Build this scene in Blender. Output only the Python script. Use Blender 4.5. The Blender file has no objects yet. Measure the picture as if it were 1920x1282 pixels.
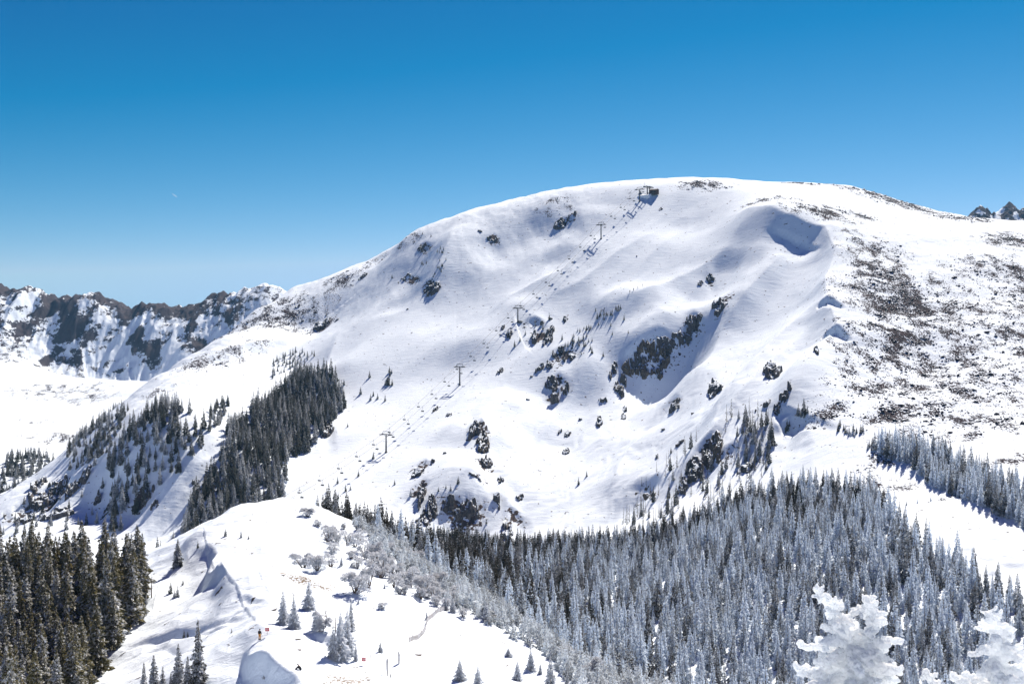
import bpy, bmesh, math, random
import numpy as np
from mathutils import Vector, Matrix
S = bpy.context.scene
COL = S.collection
F, CX, CY = 2059.0, 960.0, 641.0
rng = np.random.default_rng(7)
random.seed(7)

# ------------------------------------------------------------------ noise
def _hash(ix, iy, seed):
    h = (ix * 374761393 + iy * 668265263 + seed * 1442695041) & 0xffffffff
    h = ((h ^ (h >> 13)) * 1274126177) & 0xffffffff
    return (h ^ (h >> 16)) & 0xffffffff
def gn(x, y, seed=0):
    x0 = np.floor(x).astype(np.int64); y0 = np.floor(y).astype(np.int64)
    fx = (x - x0).astype(np.float32); fy = (y - y0).astype(np.float32)
    u = fx*fx*fx*(fx*(fx*6-15)+10); v = fy*fy*fy*(fy*(fy*6-15)+10)
    def g(ix, iy, dx, dy):
        a = _hash(ix, iy, seed).astype(np.float32) * np.float32(2*math.pi/4294967296.0)
        return np.cos(a)*dx + np.sin(a)*dy
    a = g(x0, y0, fx, fy); b = g(x0+1, y0, fx-1, fy)
    c = g(x0, y0+1, fx, fy-1); d = g(x0+1, y0+1, fx-1, fy-1)
    return ((a + (b-a)*u) + ((c + (d-c)*u) - (a + (b-a)*u))*v) * 1.5
def fbm(x, y, o=4, seed=0, gain=.5):
    s = 0; a = 1.0; n = 0
    for i in range(o):
        s = s + a*gn(x, y, seed+i*17); n += a
        x = x*2.03+11.3; y = y*2.03-7.1; a *= gain
    return s/n
def ridged(x, y, o=4, seed=0, gain=.5):
    s = 0; a = 1.0; n = 0
    for i in range(o):
        s = s + a*(1-2*np.abs(gn(x, y, seed+i*17))); n += a
        x = x*2.07+3.3; y = y*2.07-5.1; a *= gain
    return s/n
def sst(a, b, x):
    t = np.clip((x-a)/(b-a), 0, 1); return t*t*(3-2*t)

# ------------------------------------------------------------------ terrain survey: bearing (px), sight height (py), distance (m)
CP = """
540 545 1180;560 620 1075;560 700 960;560 780 865;540 860 770;540 930 695;540 990 630;540 1045 540;530 1040 460;
600 527 1165;650 509 1165;700 495 1160;730 481 1152;745 461 1148;756 444 1146;650 600 1050;650 700 920;650 800 800;650 900 715;650 965 640;650 1040 540;650 1040 440;
776 433 1146;800 423 1150;840 410 1150;770 540 1045;770 640 945;770 740 850;760 850 748;760 950 675;770 1010 635;780 1050 500;780 1070 400;
900 398 1150;880 480 1070;880 570 1000;880 680 890;880 800 785;880 900 692;880 1000 655;
1040 366 1150;1040 450 1075;1030 540 990;1000 590 950;1000 640 895;1000 740 825;990 830 770;1000 900 712;1000 1000 652;
1200 352 1130;1200 440 1045;1200 540 955;1130 690 850;1210 655 868;1215 768 828;1290 612 890;1270 724 842;1160 792 800;1150 870 728;1150 980 650;
1300 345 1140;1300 430 1050;1330 520 955;1300 590 890;1290 700 805;1250 850 715;1200 975 640;
1440 340 1180;1420 402 1010;1480 425 985;1545 458 960;1565 500 915;1545 560 855;1550 610 800;1570 660 750;1520 720 695;1500 772 650;1570 800 615;1620 840 575;
1450 500 940;1500 480 957;1520 528 912;1500 590 855;1505 648 798;1520 702 745;1450 600 860;1400 700 775;1350 800 705;1300 880 650;1250 960 600;1400 870 625;
1600 350 1190;1730 395 1150;1800 408 1110;1920 415 1060;1650 420 1030;1650 500 915;1700 600 800;1650 700 700;1750 700 705;1750 800 595;1660 790 610;
1900 500 890;1900 600 765;1900 700 665;1900 800 565;1920 880 495;1800 860 535;
2100 430 1050;2100 600 800;2100 800 560;2100 1000 400;2100 1200 290;2400 430 1050;2400 800 600;2400 1200 300;
1700 905 520;1770 950 455;1850 1000 415;1920 1050 375;1800 925 480;1900 985 430;
1700 1000 420;1800 1080 370;1900 1150 330;1920 1240 290;
1450 915 570;1450 980 490;1450 1070 410;1450 1200 325;1450 1340 262;1700 1150 335;1700 1340 255;1600 940 505;
1330 960 570;1200 1015 560;1200 1100 435;1200 1200 350;1200 1330 280;1050 1030 560;1000 1070 470;1000 1130 380;920 1020 580;920 1080 440;860 1100 360;
530 938 385;620 962 360;700 1012 325;830 1095 280;1000 1190 232;1150 1280 200;1300 1390 170;1180 1340 240;1040 1215 265;880 1120 315;740 1035 360;640 985 400;
600 1080 250;700 1200 195;500 1050 275;450 985 330;850 1200 205;760 1100 250;560 1150 205;620 1260 165;800 1282 165;1000 1320 155;560 1000 320;
530 1000 480;440 1000 440;350 1080 400;
430 958 352;362 1020 300;395 1090 245;430 1130 222;482 1190 182;468 1240 165;500 1330 140;
330 1060 296;345 1130 250;405 1200 206;310 1100 276;250 1140 258;200 1282 202;300 1250 208;100 1290 212;0 1290 225;150 1155 245;50 1140 265;-60 1140 270;-100 1285 240;
400 1310 165;250 1400 158;0 1430 165;
270 1075 315;150 1090 310;0 1085 330;-200 1100 320;150 1110 380;0 1110 400;250 1130 450;100 1110 470;
100 1000 665;0 1020 665;-100 1060 620;300 1000 655;300 900 690;300 822 718;300 775 760;300 748 820;200 950 700;200 868 735;120 905 765;430 985 640;420 870 700;420 800 738;420 762 805;440 650 980;480 850 760;
470 590 1110;400 640 1035;330 690 965;270 727 910;200 790 855;120 860 800;50 920 765;0 962 740;-150 1060 690;
500 640 1300;420 720 1250;340 790 1180;260 850 1100;160 920 1000;60 960 930;-50 990 880;
0 890 1000;60 850 1100;110 810 1250;150 765 1500;0 760 1500;230 755 1500;100 700 1850;0 690 1850;250 725 1900;
0 625 2180;90 672 2190;180 710 2160;270 712 2160;340 660 2180;420 640 2180;-150 640 2180;
-150 520 2310;0 537 2310;60 554 2310;130 552 2310;190 577 2310;270 568 2310;330 576 2310;380 568 2310;430 545 2310;480 538 2300;535 547 2300;600 620 2300;0 640 2500;200 650 2500;400 640 2500;
0 700 3500;540 700 3500;1000 700 3500;1500 700 3500;1920 700 3500;-1000 700 3500;3000 700 3500;
0 665 9000;960 665 9000;1920 665 9000;-1500 665 9000;3400 665 9000;0 650 30000;1920 650 30000;
540 640 1500;760 560 1500;1000 500 1500;1250 470 1500;1500 460 1550;1750 470 1500;1920 490 1450;2200 480 1500;
700 680 2300;1000 620 2300;1400 600 2300;1750 520 2300;
960 1500 120;960 1450 60;960 1500 30;960 1650 12;400 1650 12;-300 1650 12;1500 1600 14;960 1800 6;0 1500 120;0 1500 30;1920 1450 120;1920 1500 30;1920 1550 12;0 1800 7;-1000 1450 150;2900 1350 150;-1500 1600 30;3400 1500 30;-1000 1650 12;3000 1600 12;-1200 1100 700;-1200 700 1500;3000 500 1200;3000 900 500
"""
cp = np.array([[float(t) for t in s.split()] for s in CP.replace('\n', '').split(';') if s.strip()])
def uvq(a): return np.stack([(a[:, 0]-CX)/F, np.log(a[:, 2])], 1), (CY-a[:, 1])/F
P, Q = uvq(cp)
def kern(r): return r**1.5
n = len(P)
R_ = np.sqrt(((P[:, None]-P[None])**2).sum(2))
A = np.zeros((n+3, n+3)); A[:n, :n] = kern(R_) + np.eye(n)*(-1e-4)
A[:n, n] = 1; A[:n, n+1:] = P; A[n, :n] = 1; A[n+1:, :n] = P.T
W = np.linalg.solve(A, np.concatenate([Q, [0, 0, 0]]))
def rbf(u, v):
    out = np.empty(u.shape)
    uf, vf, of = u.ravel(), v.ravel(), np.empty(u.size)
    for i in range(0, u.size, 4000):
        a = uf[i:i+4000, None]-P[None, :, 0]; b = vf[i:i+4000, None]-P[None, :, 1]
        of[i:i+4000] = kern(np.sqrt(a*a+b*b))@W[:n] + W[n] + W[n+1]*uf[i:i+4000] + W[n+2]*vf[i:i+4000]
    return of.reshape(u.shape)
# coarse lattice, then cubic upsampling onto the fine grid
cu = np.arange(-1.75, 1.7501, .009); cv = np.arange(math.log(2.5), math.log(34000), .018)
CQ = rbf(*np.meshgrid(cu, cv))
def _w(t):
    return [(-t+2*t*t-t**3)/2, (2-5*t*t+3*t**3)/2, (t+4*t*t-3*t**3)/2, (-t*t+t**3)/2]
def base_grid(u, v):
    fu = (u-cu[0])/.009; fv = (v-cv[0])/.018
    iu = np.clip(np.floor(fu).astype(int), 1, len(cu)-3); iv = np.clip(np.floor(fv).astype(int), 1, len(cv)-3)
    wu = _w(fu-iu); wv = _w(fv-iv)
    t = sum(wu[k][None, :]*CQ[:, iu-1+k] for k in range(4))
    return sum(wv[k][:, None]*t[iv-1+k, :] for k in range(4))

us = np.concatenate([np.arange(-3400+1000, -140, 22), np.arange(-140, 2061, 1.7), np.arange(2080, 4300, 22)])
us = (us-CX)/F
def vr(a, b, s): return np.arange(math.log(a), math.log(b), s)
vs = np.concatenate([vr(3, 135, .03), vr(135, 420, .0022), vr(420, 1260, .0020), vr(1260, 2080, .005),
                     vr(2080, 2480, .0011), vr(2480, 33000, .03)])
UU, VV = np.meshgrid(us, vs)
D = np.exp(VV); X = (UU*D); Y = D
Qb = base_grid(us, vs)
Z = Qb*D
NV, NU = Z.shape

def grid_lookup(field, px, d):
    u = (px-CX)/F; v = math.log(d)
    j = np.clip(np.searchsorted(us, u)-1, 0, NU-2); i = np.clip(np.searchsorted(vs, v)-1, 0, NV-2)
    a = (u-us[j])/(us[j+1]-us[j]); b = (v-vs[i])/(vs[i+1]-vs[i])
    f = field
    return float((f[i, j]*(1-a)+f[i, j+1]*a)*(1-b)+(f[i+1, j]*(1-a)+f[i+1, j+1]*a)*b)
def hit(px, py, dmin=140, field=None):
    """ground point seen at bearing px, sight height py (first crossing farther than dmin)"""
    f = Z if field is None else field
    u = (px-CX)/F; j = int(np.clip(np.searchsorted(us, u)-1, 0, NU-2)); a = (u-us[j])/(us[j+1]-us[j])
    i0 = int(np.searchsorted(vs, math.log(dmin)))
    d = np.exp(vs[i0:]); z = f[i0:, j]*(1-a)+f[i0:, j+1]*a
    q = z/d; tq = (CY-py)/F
    k = np.nonzero(q >= tq)[0]
    if len(k) == 0: k = np.array([int(np.argmax(q[d < 2600]))])
    k = int(k[0])
    if k == 0: dd = d[0]
    else:
        t = (tq-q[k-1])/max(q[k]-q[k-1], 1e-9); t = min(max(t, 0), 1); dd = d[k-1]+(d[k]-d[k-1])*t
    return Vector((u*dd, dd, float(np.interp(dd, d, z))))
def ground(x, y):
    return grid_lookup(Z, CX+F*x/y, y)

# ---- lips: cornices and small cliffs.  pts (px,py) from left to right seen so that downhill is toward the viewer's lower left
ROCK = np.zeros_like(Z, dtype=np.float32)
def lip(pts, h, L, w=3.0, rise=0.0, rl=12.0, rock=0.0, side=-1, dmin=140, wob=.3):
    global Z
    W3 = [hit(px, py, dmin) for px, py in pts]
    xy = np.array([[p.x, p.y] for p in W3]); w = max(w, abs(h)*.4) if dmin > 300 else w
    seg = np.diff(xy, axis=0); sl = np.sqrt((seg**2).sum(1)); cum = np.concatenate([[0], np.cumsum(sl)]); tot = cum[-1]
    pad = L*1.6+rl*2
    x0, x1 = xy[:, 0].min()-pad, xy[:, 0].max()+pad; y0, y1 = xy[:, 1].min()-pad, xy[:, 1].max()+pad
    i0, i1 = np.searchsorted(vs, [math.log(max(y0, 4)), math.log(y1)])
    j0, j1 = np.searchsorted(us, [min(x0/y0, x0/y1), max(x1/y0, x1/y1)])
    sub = (slice(i0, i1), slice(j0, j1))
    x = X[sub]; y = Y[sub]
    wx = wob*h*1.5*gn(x/17, y/17, 91)+wob*h*.3*gn(x/6, y/6, 92); wy = wob*h*1.5*gn(x/17+40, y/17, 93)+wob*h*.3*gn(x/6, y/6, 94)
    xs, ys = x+wx, y+wy
    best = np.full(x.shape, 1e9); sg = np.zeros(x.shape); al = np.zeros(x.shape)
    for k in range(len(seg)):
        rx, ry = xs-xy[k, 0], ys-xy[k, 1]
        t = np.clip((rx*seg[k, 0]+ry*seg[k, 1])/max(sl[k]**2, 1e-6), 0, 1)
        ex, ey = rx-t*seg[k, 0], ry-t*seg[k, 1]
        dd = np.sqrt(ex*ex+ey*ey); m = dd < best
        cr = (seg[k, 0]*ry-seg[k, 1]*rx)
        best = np.where(m, dd, best); sg = np.where(m, np.sign(cr), sg); al = np.where(m, cum[k]+t*sl[k], al)
    s = best*sg*side
    end = np.minimum(al, tot-al)/tot*2
    ch = xy[-1]-xy[0]; end = np.clip(((xs-xy[0, 0])*ch[0]+(ys-xy[0, 1])*ch[1])/(ch@ch), 0, 1); end = np.minimum(end, 1-end)*2
    fx = sst(0, 1.0, end)
    down = -h*sst(-.3*w, w, s)*np.clip(1-np.maximum(s, 0)/L, 0, 1)**1.5
    up = rise*np.exp(-np.abs(np.minimum(s, 0))/rl)*np.where(s < 0, 1, np.clip(1-s/L, 0, 1)*1.0)
    Z[sub] += ((down+up)*fx)
    if rock > 0:
        ROCK[sub] = np.maximum(ROCK[sub], rock*fx*sst(-1, w*.5, s)*(1-sst(w*1.1, w*2.2, s)))

def rib(pts, h, w, dmin=470, skew=1.0, tent=False):
    """rounded crest (h>0) or gully (h<0) along seen points; skew>1 makes the downhill side steeper"""
    global Z
    xy = np.array([[p.x, p.y] for p in (hit(a, b, dmin, Zb) for a, b in pts)])
    seg = np.diff(xy, axis=0); sl = np.sqrt((seg**2).sum(1)); cum = np.concatenate([[0], np.cumsum(sl)]); tot = cum[-1]
    pad = w*(4*max(skew, 1) if tent else 2.6)
    x0, x1 = xy[:, 0].min()-pad, xy[:, 0].max()+pad; y0, y1 = xy[:, 1].min()-pad, xy[:, 1].max()+pad
    i0, i1 = np.searchsorted(vs, [math.log(max(y0, 4)), math.log(y1)])
    j0, j1 = np.searchsorted(us, [min(x0/y0, x0/y1), max(x1/y0, x1/y1)])
    sub = (slice(i0, i1), slice(j0, j1)); x = X[sub]; y = Y[sub]
    best = np.full(x.shape, 1e9); al = np.zeros(x.shape); sg = np.ones(x.shape)
    for k in range(len(seg)):
        rx, ry = x-xy[k, 0], y-xy[k, 1]
        t = np.clip((rx*seg[k, 0]+ry*seg[k, 1])/max(sl[k]**2, 1e-6), 0, 1)
        dd = np.sqrt((rx-t*seg[k, 0])**2+(ry-t*seg[k, 1])**2); m = dd < best
        best = np.where(m, dd, best); al = np.where(m, cum[k]+t*sl[k], al); sg = np.where(m, np.sign(seg[k, 0]*ry-seg[k, 1]*rx), sg)
    ww = np.where(sg < 0, w/skew, w*skew)
    f = sst(0, .6, np.minimum(al, tot-al)/tot*2)
    if tent:      # wind-sharpened crest: steep lee side toward the lower left, long windward side
        wl = np.where(sg < 0, w, w*skew); bb = best+.6*gn(x/12, y/12, 77)*np.clip(best/6, 0, 1)
        Z[sub] += h*f*(np.exp(-np.sqrt(bb*bb+2.2)/wl))
    else: Z[sub] += h*f*np.exp(-(best/ww)**2)

def scoop(px, py, rx, ry, depth, rot=0.0, dmin=470, edge=.55):
    """wind scoop bitten out of a crest"""
    global Z
    p = hit(px, py, dmin, Zb); c_, s_ = math.cos(rot), math.sin(rot)
    i0, i1 = np.searchsorted(vs, [math.log(p.y-2*max(rx, ry)), math.log(p.y+2*max(rx, ry))])
    sub = (slice(i0, i1), slice(None)); a = X[sub]-p.x; b = Y[sub]-p.y
    u_ = (a*c_+b*s_)/rx; v_ = (-a*s_+b*c_)/ry; r = np.sqrt(u_*u_+v_*v_)+.12*gn(a/7, b/7, 400)
    dn = np.clip(-b, 0, None)/(3.2*ry); r = np.where(b < 0, np.sqrt(u_*u_+.12*v_*v_)+.12*gn(a/7, b/7, 400), r)
    Z[sub] -= depth*(1-sst(edge, 1, r))*np.clip(1-dn, 0, 1)
# ------------------------------------------------------------------ relief detail
Zb = Z.copy()
PXg = CX+F*UU                      # bearing of every vertex, and its sight height: used only to know which slope a vertex lies on
def sector(px0, px1, d0, d1, fx=60, fd=.12):
    return sst(px0-fx, px0+fx, PXg)*(1-sst(px1-fx, px1+fx, PXg))*sst(d0*(1-fd), d0*(1+fd), D)*(1-sst(d1*(1-fd), d1*(1+fd), D))
far = sst(400, 640, D)*(1-sst(1500, 1900, D))
# fall-line aligned undulations of the big bowl (coordinates rotated to run down to the lower left)
ca, sa = math.cos(math.radians(58)), math.sin(math.radians(58))
XR = X*ca+Y*sa; YR = -X*sa+Y*ca
Z += far*(2.6*fbm(XR/170, YR/62, 2, 5) + 1.2*fbm(XR/90, YR/26, 2, 9))
bowl = sector(700, 1560, 480, 1150)
Z += sector(1120, 1540, 560, 1080, 90)*(3.6*ridged(XR/300+1.7, YR/44, 2, 23, .35)*(.5+.5*sst(-.3, .4, fbm(X/140, Y/140, 2, 24))))
Z += sector(560, 1150, 700, 1100, 90)*(2.4*ridged(XR/280, YR/70, 2, 25, .35))
Z += far*.09*gn(XR/55+gn(X/70, Y/70, 27), YR/3.4, 26)
Z += bowl*(2.0*ridged(XR/120, YR/34, 2, 21)*sst(-.1, .5, fbm(X/120, Y/120, 2, 33)))
Z += far*.3*fbm(XR/14, YR/7, 3, 12)*(.35+.65*sst(-.2, .5, fbm(X/80, Y/80, 2, 71)))
# wind-packed ripples on the lower bowl
rip = sector(880, 1420, 520, 800)
Z += rip*.42*gn(XR/16+2*gn(X/30, Y/30, 3), YR/4.2+1.6*gn(X/22, Y/22, 4), 55)
# summit dome, rougher on the left shoulder
Z += sector(540, 1120, 1040, 1300)*(2.2*fbm(X/26, Y/40, 4, 61))
# near ridge
nr = 1-sst(380, 470, D)
Z += nr*(2.0*fbm(X/26, Y/34, 3, 81)+.9*ridged(X/15+Y/40, Y/16, 2, 82)+.22*fbm(X/6, Y/6, 3, 83)+.06*fbm(X/1.6, Y/1.6, 3, 85))
# valley woods floor
Z += sector(1000, 2100, 260, 560)*1.5*fbm(X/30, Y/30, 3, 95)
# right-hand scree slope
scz = sector(1560, 2300, 560, 1150)
Z += scz*(1.6*fbm(X/34, Y/26, 4, 101)+.5*np.abs(fbm(X/4, Y/4, 3, 104)))
# left slopes with gullies running down toward the lower left
ls = sector(-200, 560, 600, 1120)
Z += ls*(7.0*ridged(XR/320+3, YR/48, 3, 111)-1.0)
Z += ls*1.2*fbm(X/14, Y/14, 4, 115)
# far cirque
cq = sst(2085, 2190, D)*(1-sst(2560, 2800, D))*(1-sst(620, 760, PXg))
cq = cq*(1-.6*sst(430, 475, PXg))
Xc = X+30*fbm(X/160, Y/160, 3, 120)
Z += cq*(30*ridged(Xc/110, Y/420, 3, 121, .45)+9*ridged(Xc/40, Y/110, 3, 124, .5)+4*fbm(X/14, Y/20, 3, 126)-8)
cqr = cq
Z += sst(2200, 2330, D)*(1-sst(2500, 2800, D))*(1-sst(620, 760, PXg))*7*fbm(X/26, Y/40, 3, 130)
# far basin moraine folds
Z += sector(-400, 420, 950, 2100)*7*fbm(X/120, Y/60, 4, 135)
# peaks beyond the right shoulder
for (px, py, w, d) in ((1838, 391, 26, 2400), (1850, 396, 15, 2420), (1893, 387, 34, 2450), (1930, 392, 40, 2450), (1864, 405, 20, 2430)):
    r = np.sqrt(((PXg-px)/F*D)**2+(D-d)**2)
    base_z = (CY-440)/F*d
    Z = np.where(sst(2150, 2250, D) > 0, np.maximum(Z, base_z+((CY-py)/F*d-base_z+14)*(1-r/(w/F*d*2.2))+9*ridged(X/26, Y/26, 4, 141)*(r < 160)-9), Z)
Zs = Z.copy()


for pts, h, w, sk in [
  ([(1040,590),(960,592),(900,630),(840,690)], 6, 26, 1.4),
  ([(1320,600),(1245,622),(1180,650),(1130,680)], 7, 24, 1.5),
  ([(1290,560),(1180,575),(1080,600)], 5, 26, 1.3),
  ([(1010,730),(930,800),(860,860)], 6, 22, 1.4),
  ([(1100,700),(1060,790),(1010,870)], -6, 28, 1),
  ([(1380,470),(1340,540),(1280,600)], -7, 26, 1),
  ([(1450,440),(1420,500),(1380,560),(1330,640)], 5, 20, 1.2),
  ([(1500,500),(1460,580),(1400,660),(1330,760)], -5, 24, 1),
  ([(1110,380),(1080,440),(1020,500)], 5, 24, 1.5),
  ([(1050,400),(960,450),(880,500)], -7, 26, 1),
  ([(900,415),(850,450),(820,500),(800,560)], 6, 22, 1.5),
  ([(780,480),(760,540),(740,600)], -4, 20, 1),
  ([(1500,600),(1440,700),(1370,790),(1300,860)], 5, 18, 1.3),
  ([(1540,680),(1480,760),(1440,800)], 6, 14, 1.4),
  ([(860,640),(790,720),(700,800),(640,880)], -5, 30, 1),
  ([(700,560),(680,660),(640,760)], 5, 34, 1.2),
  ([(1180,720),(1120,800),(1080,880)], 5, 20, 1.4),
  ([(880,880),(830,930),(800,980)], 5, 16, 1.4),
  ([(560,790),(520,860),(480,930)], 6, 20, 1.3),
  ([(470,800),(400,880),(330,960),(290,1000)], -6, 16, 1),
  ([(240,860),(190,930),(150,1000)], -6, 16, 1),
  ([(1740,620),(1700,700),(1660,760)], -3, 24, 1),
]:
    rib(pts, h, w, 470, sk)
for pts, h, w, sk in [
  ([(1330,408),(1420,402),(1475,428),(1545,458),(1566,500),(1545,560),(1550,610),(1568,655),(1515,720),(1490,772),(1440,812)], 11, 20, 2.6),
  ([(1490,470),(1420,550),(1350,640),(1300,730)], 5.5, 13, 1.8),
  ([(1550,570),(1450,680),(1350,790),(1260,880)], 6, 13, 1.8),
  ([(1520,640),(1420,750),(1340,830),(1230,940)], 5.5, 11, 1.8),
  ([(1260,420),(1180,480),(1090,545),(990,590)], 5, 18, 2.0),
  ([(1160,430),(1060,520),(960,565),(880,620)], 4, 15, 2.0),
  ([(1390,450),(1300,520),(1200,575),(1110,610)], 5, 16, 2.0),
  ([(1120,640),(1060,760),(990,850)], 4.5, 13, 1.8),
  ([(1230,790),(1170,870),(1130,960)], 4.5, 12, 1.8),
  ([(960,720),(880,790),(800,850)], 4, 13, 1.8),
  ([(1000,780),(920,850),(870,920)], 4, 12, 1.8),
  ([(860,430),(820,520),(760,590)], 4, 14, 1.8),
  ([(640,620),(600,720),(560,800)], 4, 14, 1.8),
]:
    rib(pts, h*1.55, w, 470, sk, True)
lips = [
 # cornices along the crest at the right of the bowl
 ([(1428,424),(1470,432),(1512,447),(1552,462)], 7, 11, 2.5, .8, 7, 0),
 ([(1440,800),(1480,780),(1515,774)], 9, 60, 6, 2, 12, 0),
 # cliff band in the middle of the bowl
 ([(1140,690),(1190,650),(1245,622),(1290,612),(1322,600)], 17, 70, 8, 3, 26, .35),
 ([(1276,600),(1300,590),(1325,596)], 10, 50, 6, 2, 12, .8),
 # smaller steps
 ([(960,606),(1000,600),(1044,612)], 9, 55, 5, 4, 26, .3),
 ([(996,622),(1018,618),(1040,632)], 8, 40, 6, 0, 12, .9),
 ([(1005,690),(1040,662),(1085,640),(1110,648)], 10, 45, 6, 2, 14, .6),
 ([(1020,710),(1048,700),(1070,716)], 8, 34, 5, 1, 12, .6),
 ([(1028,735),(1045,730),(1058,742)], 6, 22, 4, 0, 8, .9),
 ([(872,806),(900,796),(928,806)], 9, 40, 6, 5, 18, .8),
 ([(876,870),(905,858),(930,866)], 7, 34, 5, 1, 10, .7),
 ([(1240,760),(1262,742),(1285,744)], 8, 40, 5, 1, 10, .4),
 ([(1335,575),(1356,556),(1372,545)], 5, 30, 5, 1, 10, .5),
 ([(1318,520),(1335,512),(1345,520)], 5, 24, 5, 1, 10, .7),
 ([(1180,905),(1215,895),(1250,905)], 14, 60, 6, 2, 12, .3),
 ([(1290,850),(1330,815),(1368,812)], 18, 50, 7, 2, 12, .9),
 ([(1290,900),(1350,850),(1430,800)], 8, 50, 6, 2, 12, .3),
 ([(770,870),(795,862),(815,872)], 7, 44, 5, 2, 12, .6),
 ([(776,905),(792,898),(808,905)], 8, 40, 5, 0, 10, .9),
 ([(785,938),(830,925),(890,938),(935,925)], 12, 60, 7, 2, 14, .7),
 ([(935,966),(955,952),(985,960)], 9, 50, 5, 2, 12, .6),
 ([(880,895),(900,884),(930,895)], 6, 40, 5, 2, 12, .2),
 ([(790,535),(812,526),(830,532)], 7, 30, 5, 1, 10, .9),
 ([(780,462),(800,452),(822,458)], 7, 30, 5, 1, 10, .5),
 ([(745,522),(770,510),(800,520)], 5, 24, 4, 1, 10, .7),
 ([(1035,428),(1060,406),(1085,398)], 9, 34, 5, 1, 10, .7),
 ([(905,448),(925,438),(945,445)], 6, 26, 5, 1, 10, .8),
 ([(585,618),(605,600),(625,608)], 7, 30, 5, 1, 10, .8),
 # left slopes
 ([(595,800),(612,790),(630,796)], 8, 34, 5, 1, 10, .9),
 ([(45,925),(85,900),(130,895),(170,890)], 22, 60, 12, 3, 16, .9),
 ([(255,915),(278,905),(300,908)], 9, 40, 6, 1, 10, .9),
 ([(425,975),(470,930),(540,900)], 5, 60, 6, 1, 10, .0),
]
for L_ in lips:
    pts, h, Ln, w, rise, rl, rock = L_
    lip(pts, h*(.9 if rock == 0 or h > 20 else .55), Ln*1.9, w*1.3, rise, rl, rock, dmin=470)
scoop(1550, 612, 7, 9, 5, .3)
scoop(1560, 668, 7, 9, 5.5, .3)
scoop(1486, 790, 7, 18, 3, .4)
# near ridge cornices and wind lips
nl = [
 ([(370,1010),(386,1040),(404,1064),(424,1092),(448,1120)], 6, 50, 2.2, .4, 4),
 ([(472,1186),(480,1214),(504,1238),(550,1262),(610,1300)], 4.6, 30, 1.5, .3, 3),
 ([(436,1110),(470,1118),(510,1132)], 1.2, 8, 1.2, .4, 4),
 ([(560,1186),(610,1196),(660,1206)], 1.4, 7, 1.2, .5, 4),
 ([(560,1058),(600,1072),(640,1082)], 1.8, 8, 1.5, .3, 5),
]
rib([(430,962),(372,1008),(388,1050),(420,1100),(448,1138),(478,1180),(486,1226)], 3.0, 7.5, 140, 2.6, True)
rib([(520,1040),(470,1090),(500,1130),(540,1150)], 1.0, 4, 140, 2.0, True)
rib([(620,1130),(580,1180),(600,1230)], .9, 3, 140, 2.0, True)
rib([(300,1090),(270,1150),(230,1200)], 1.6, 6, 140, 2.0, True)
rib([(380,1140),(330,1200),(260,1270)], 1.4, 5, 140, 2.0, True)
for pts, h, Ln, w, rise, rl in nl:
    lip(pts, h, Ln, w, rise, rl, 0, dmin=140, wob=.28)
for pts, h, w in (([(180,1250),(260,1215),(340,1200),(420,1186),(470,1178)], -.8, .9), ([(215,1228),(330,1206),(400,1200),(455,1186)], -.7, .9), ([(410,1192),(440,1172),(470,1165)], -.6, .9),
   ([(430,1150),(455,1140),(470,1128)], -.35, .9), ([(470,1060),(520,1046),(570,1034)], -.35, .9), ([(440,1075),(500,1052),(560,1052)], -.3, .8), ([(700,1180),(760,1150),(830,1120)], -.5, .9), ([(690,1240),(800,1190),(900,1160)], -.5, .9),
   ([(560,1000),(600,1015),(690,1040)], -.3, 1.0), ([(600,1120),(700,1150),(780,1180)], -.5, .9), ([(200,1262),(300,1235),(420,1215)], -.6, .9)):
    rib(pts, h, w, 140, 1.0)
# ------------------------------------------------------------------ masks for bare rock, scree, grass
def blob(px, py, rx, ry, dmin=470, field=None, dr=None):
    """soft world-space ellipse around the ground point seen at (px,py); rx, ry in metres across / along the view"""
    p = hit(px, py, dmin)
    return np.exp(-(((X-p.x)/rx)**2+((Y-p.y)/ry)**2))
SCREE = np.zeros_like(Z, dtype=np.float32)
for (px, py, rx, ry, a) in ((1535,396,24,16,1.0),(1600,402,20,12,.7),(1660,372,30,22,.9),(1720,390,26,22,.9),(1800,408,26,22,.8),(1640,470,22,26,.55),(1660,520,22,36,1.0),
   (1700,570,34,36,1.1),(1740,590,26,26,.9),(1640,570,12,30,.8),(1680,625,30,14,1.0),(1620,655,16,14,.6),(1690,660,22,16,.8),(1760,690,34,18,.8),(1660,730,24,18,.8),(1720,770,30,16,.9),
   (1810,730,30,24,.7),(1850,790,24,18,.6),(1900,450,20,20,1.0),(1850,500,26,26,.6),(1900,510,18,22,.7),(1870,700,34,24,.6),(1800,620,30,22,.6),(1560,770,14,12,.8),(1320,346,22,10,1.0),
   (1500,343,24,6,1.0),(1600,352,24,6,.8),(1450,372,26,12,.5),(1690,860,18,10,.5),(1620,910,12,8,.7),(1660,920,12,8,.6),(1800,1000,12,8,.5),(1900,600,30,30,.5),(1950,640,40,60,.6),(1900,860,24,12,.5),
   (1760,530,18,18,.4),(1650,690,20,10,.6),(1740,820,24,12,.5),(1590,470,12,10,.35),(2050,600,60,80,.7)):
    SCREE = np.maximum(SCREE, a*blob(px, py, rx*1.15, ry*1.3))
for (px, py, rx, ry, a) in ((520,590,30,34,1.0),(450,620,24,36,.7),(560,590,16,26,.6),(400,665,24,26,.6),(600,612,14,16,.8),(360,690,18,20,.5),(640,525,16,22,.8),(700,492,14,14,.6),(610,560,16,20,.5),
   (480,640,20,20,.3),(770,445,12,14,.5),(300,735,14,14,.4),(1050,385,26,16,.3),(1190,365,10,8,.3)):
    SCREE = np.maximum(SCREE, a*.8*blob(px, py, rx*1.1, ry*1.2))
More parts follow.
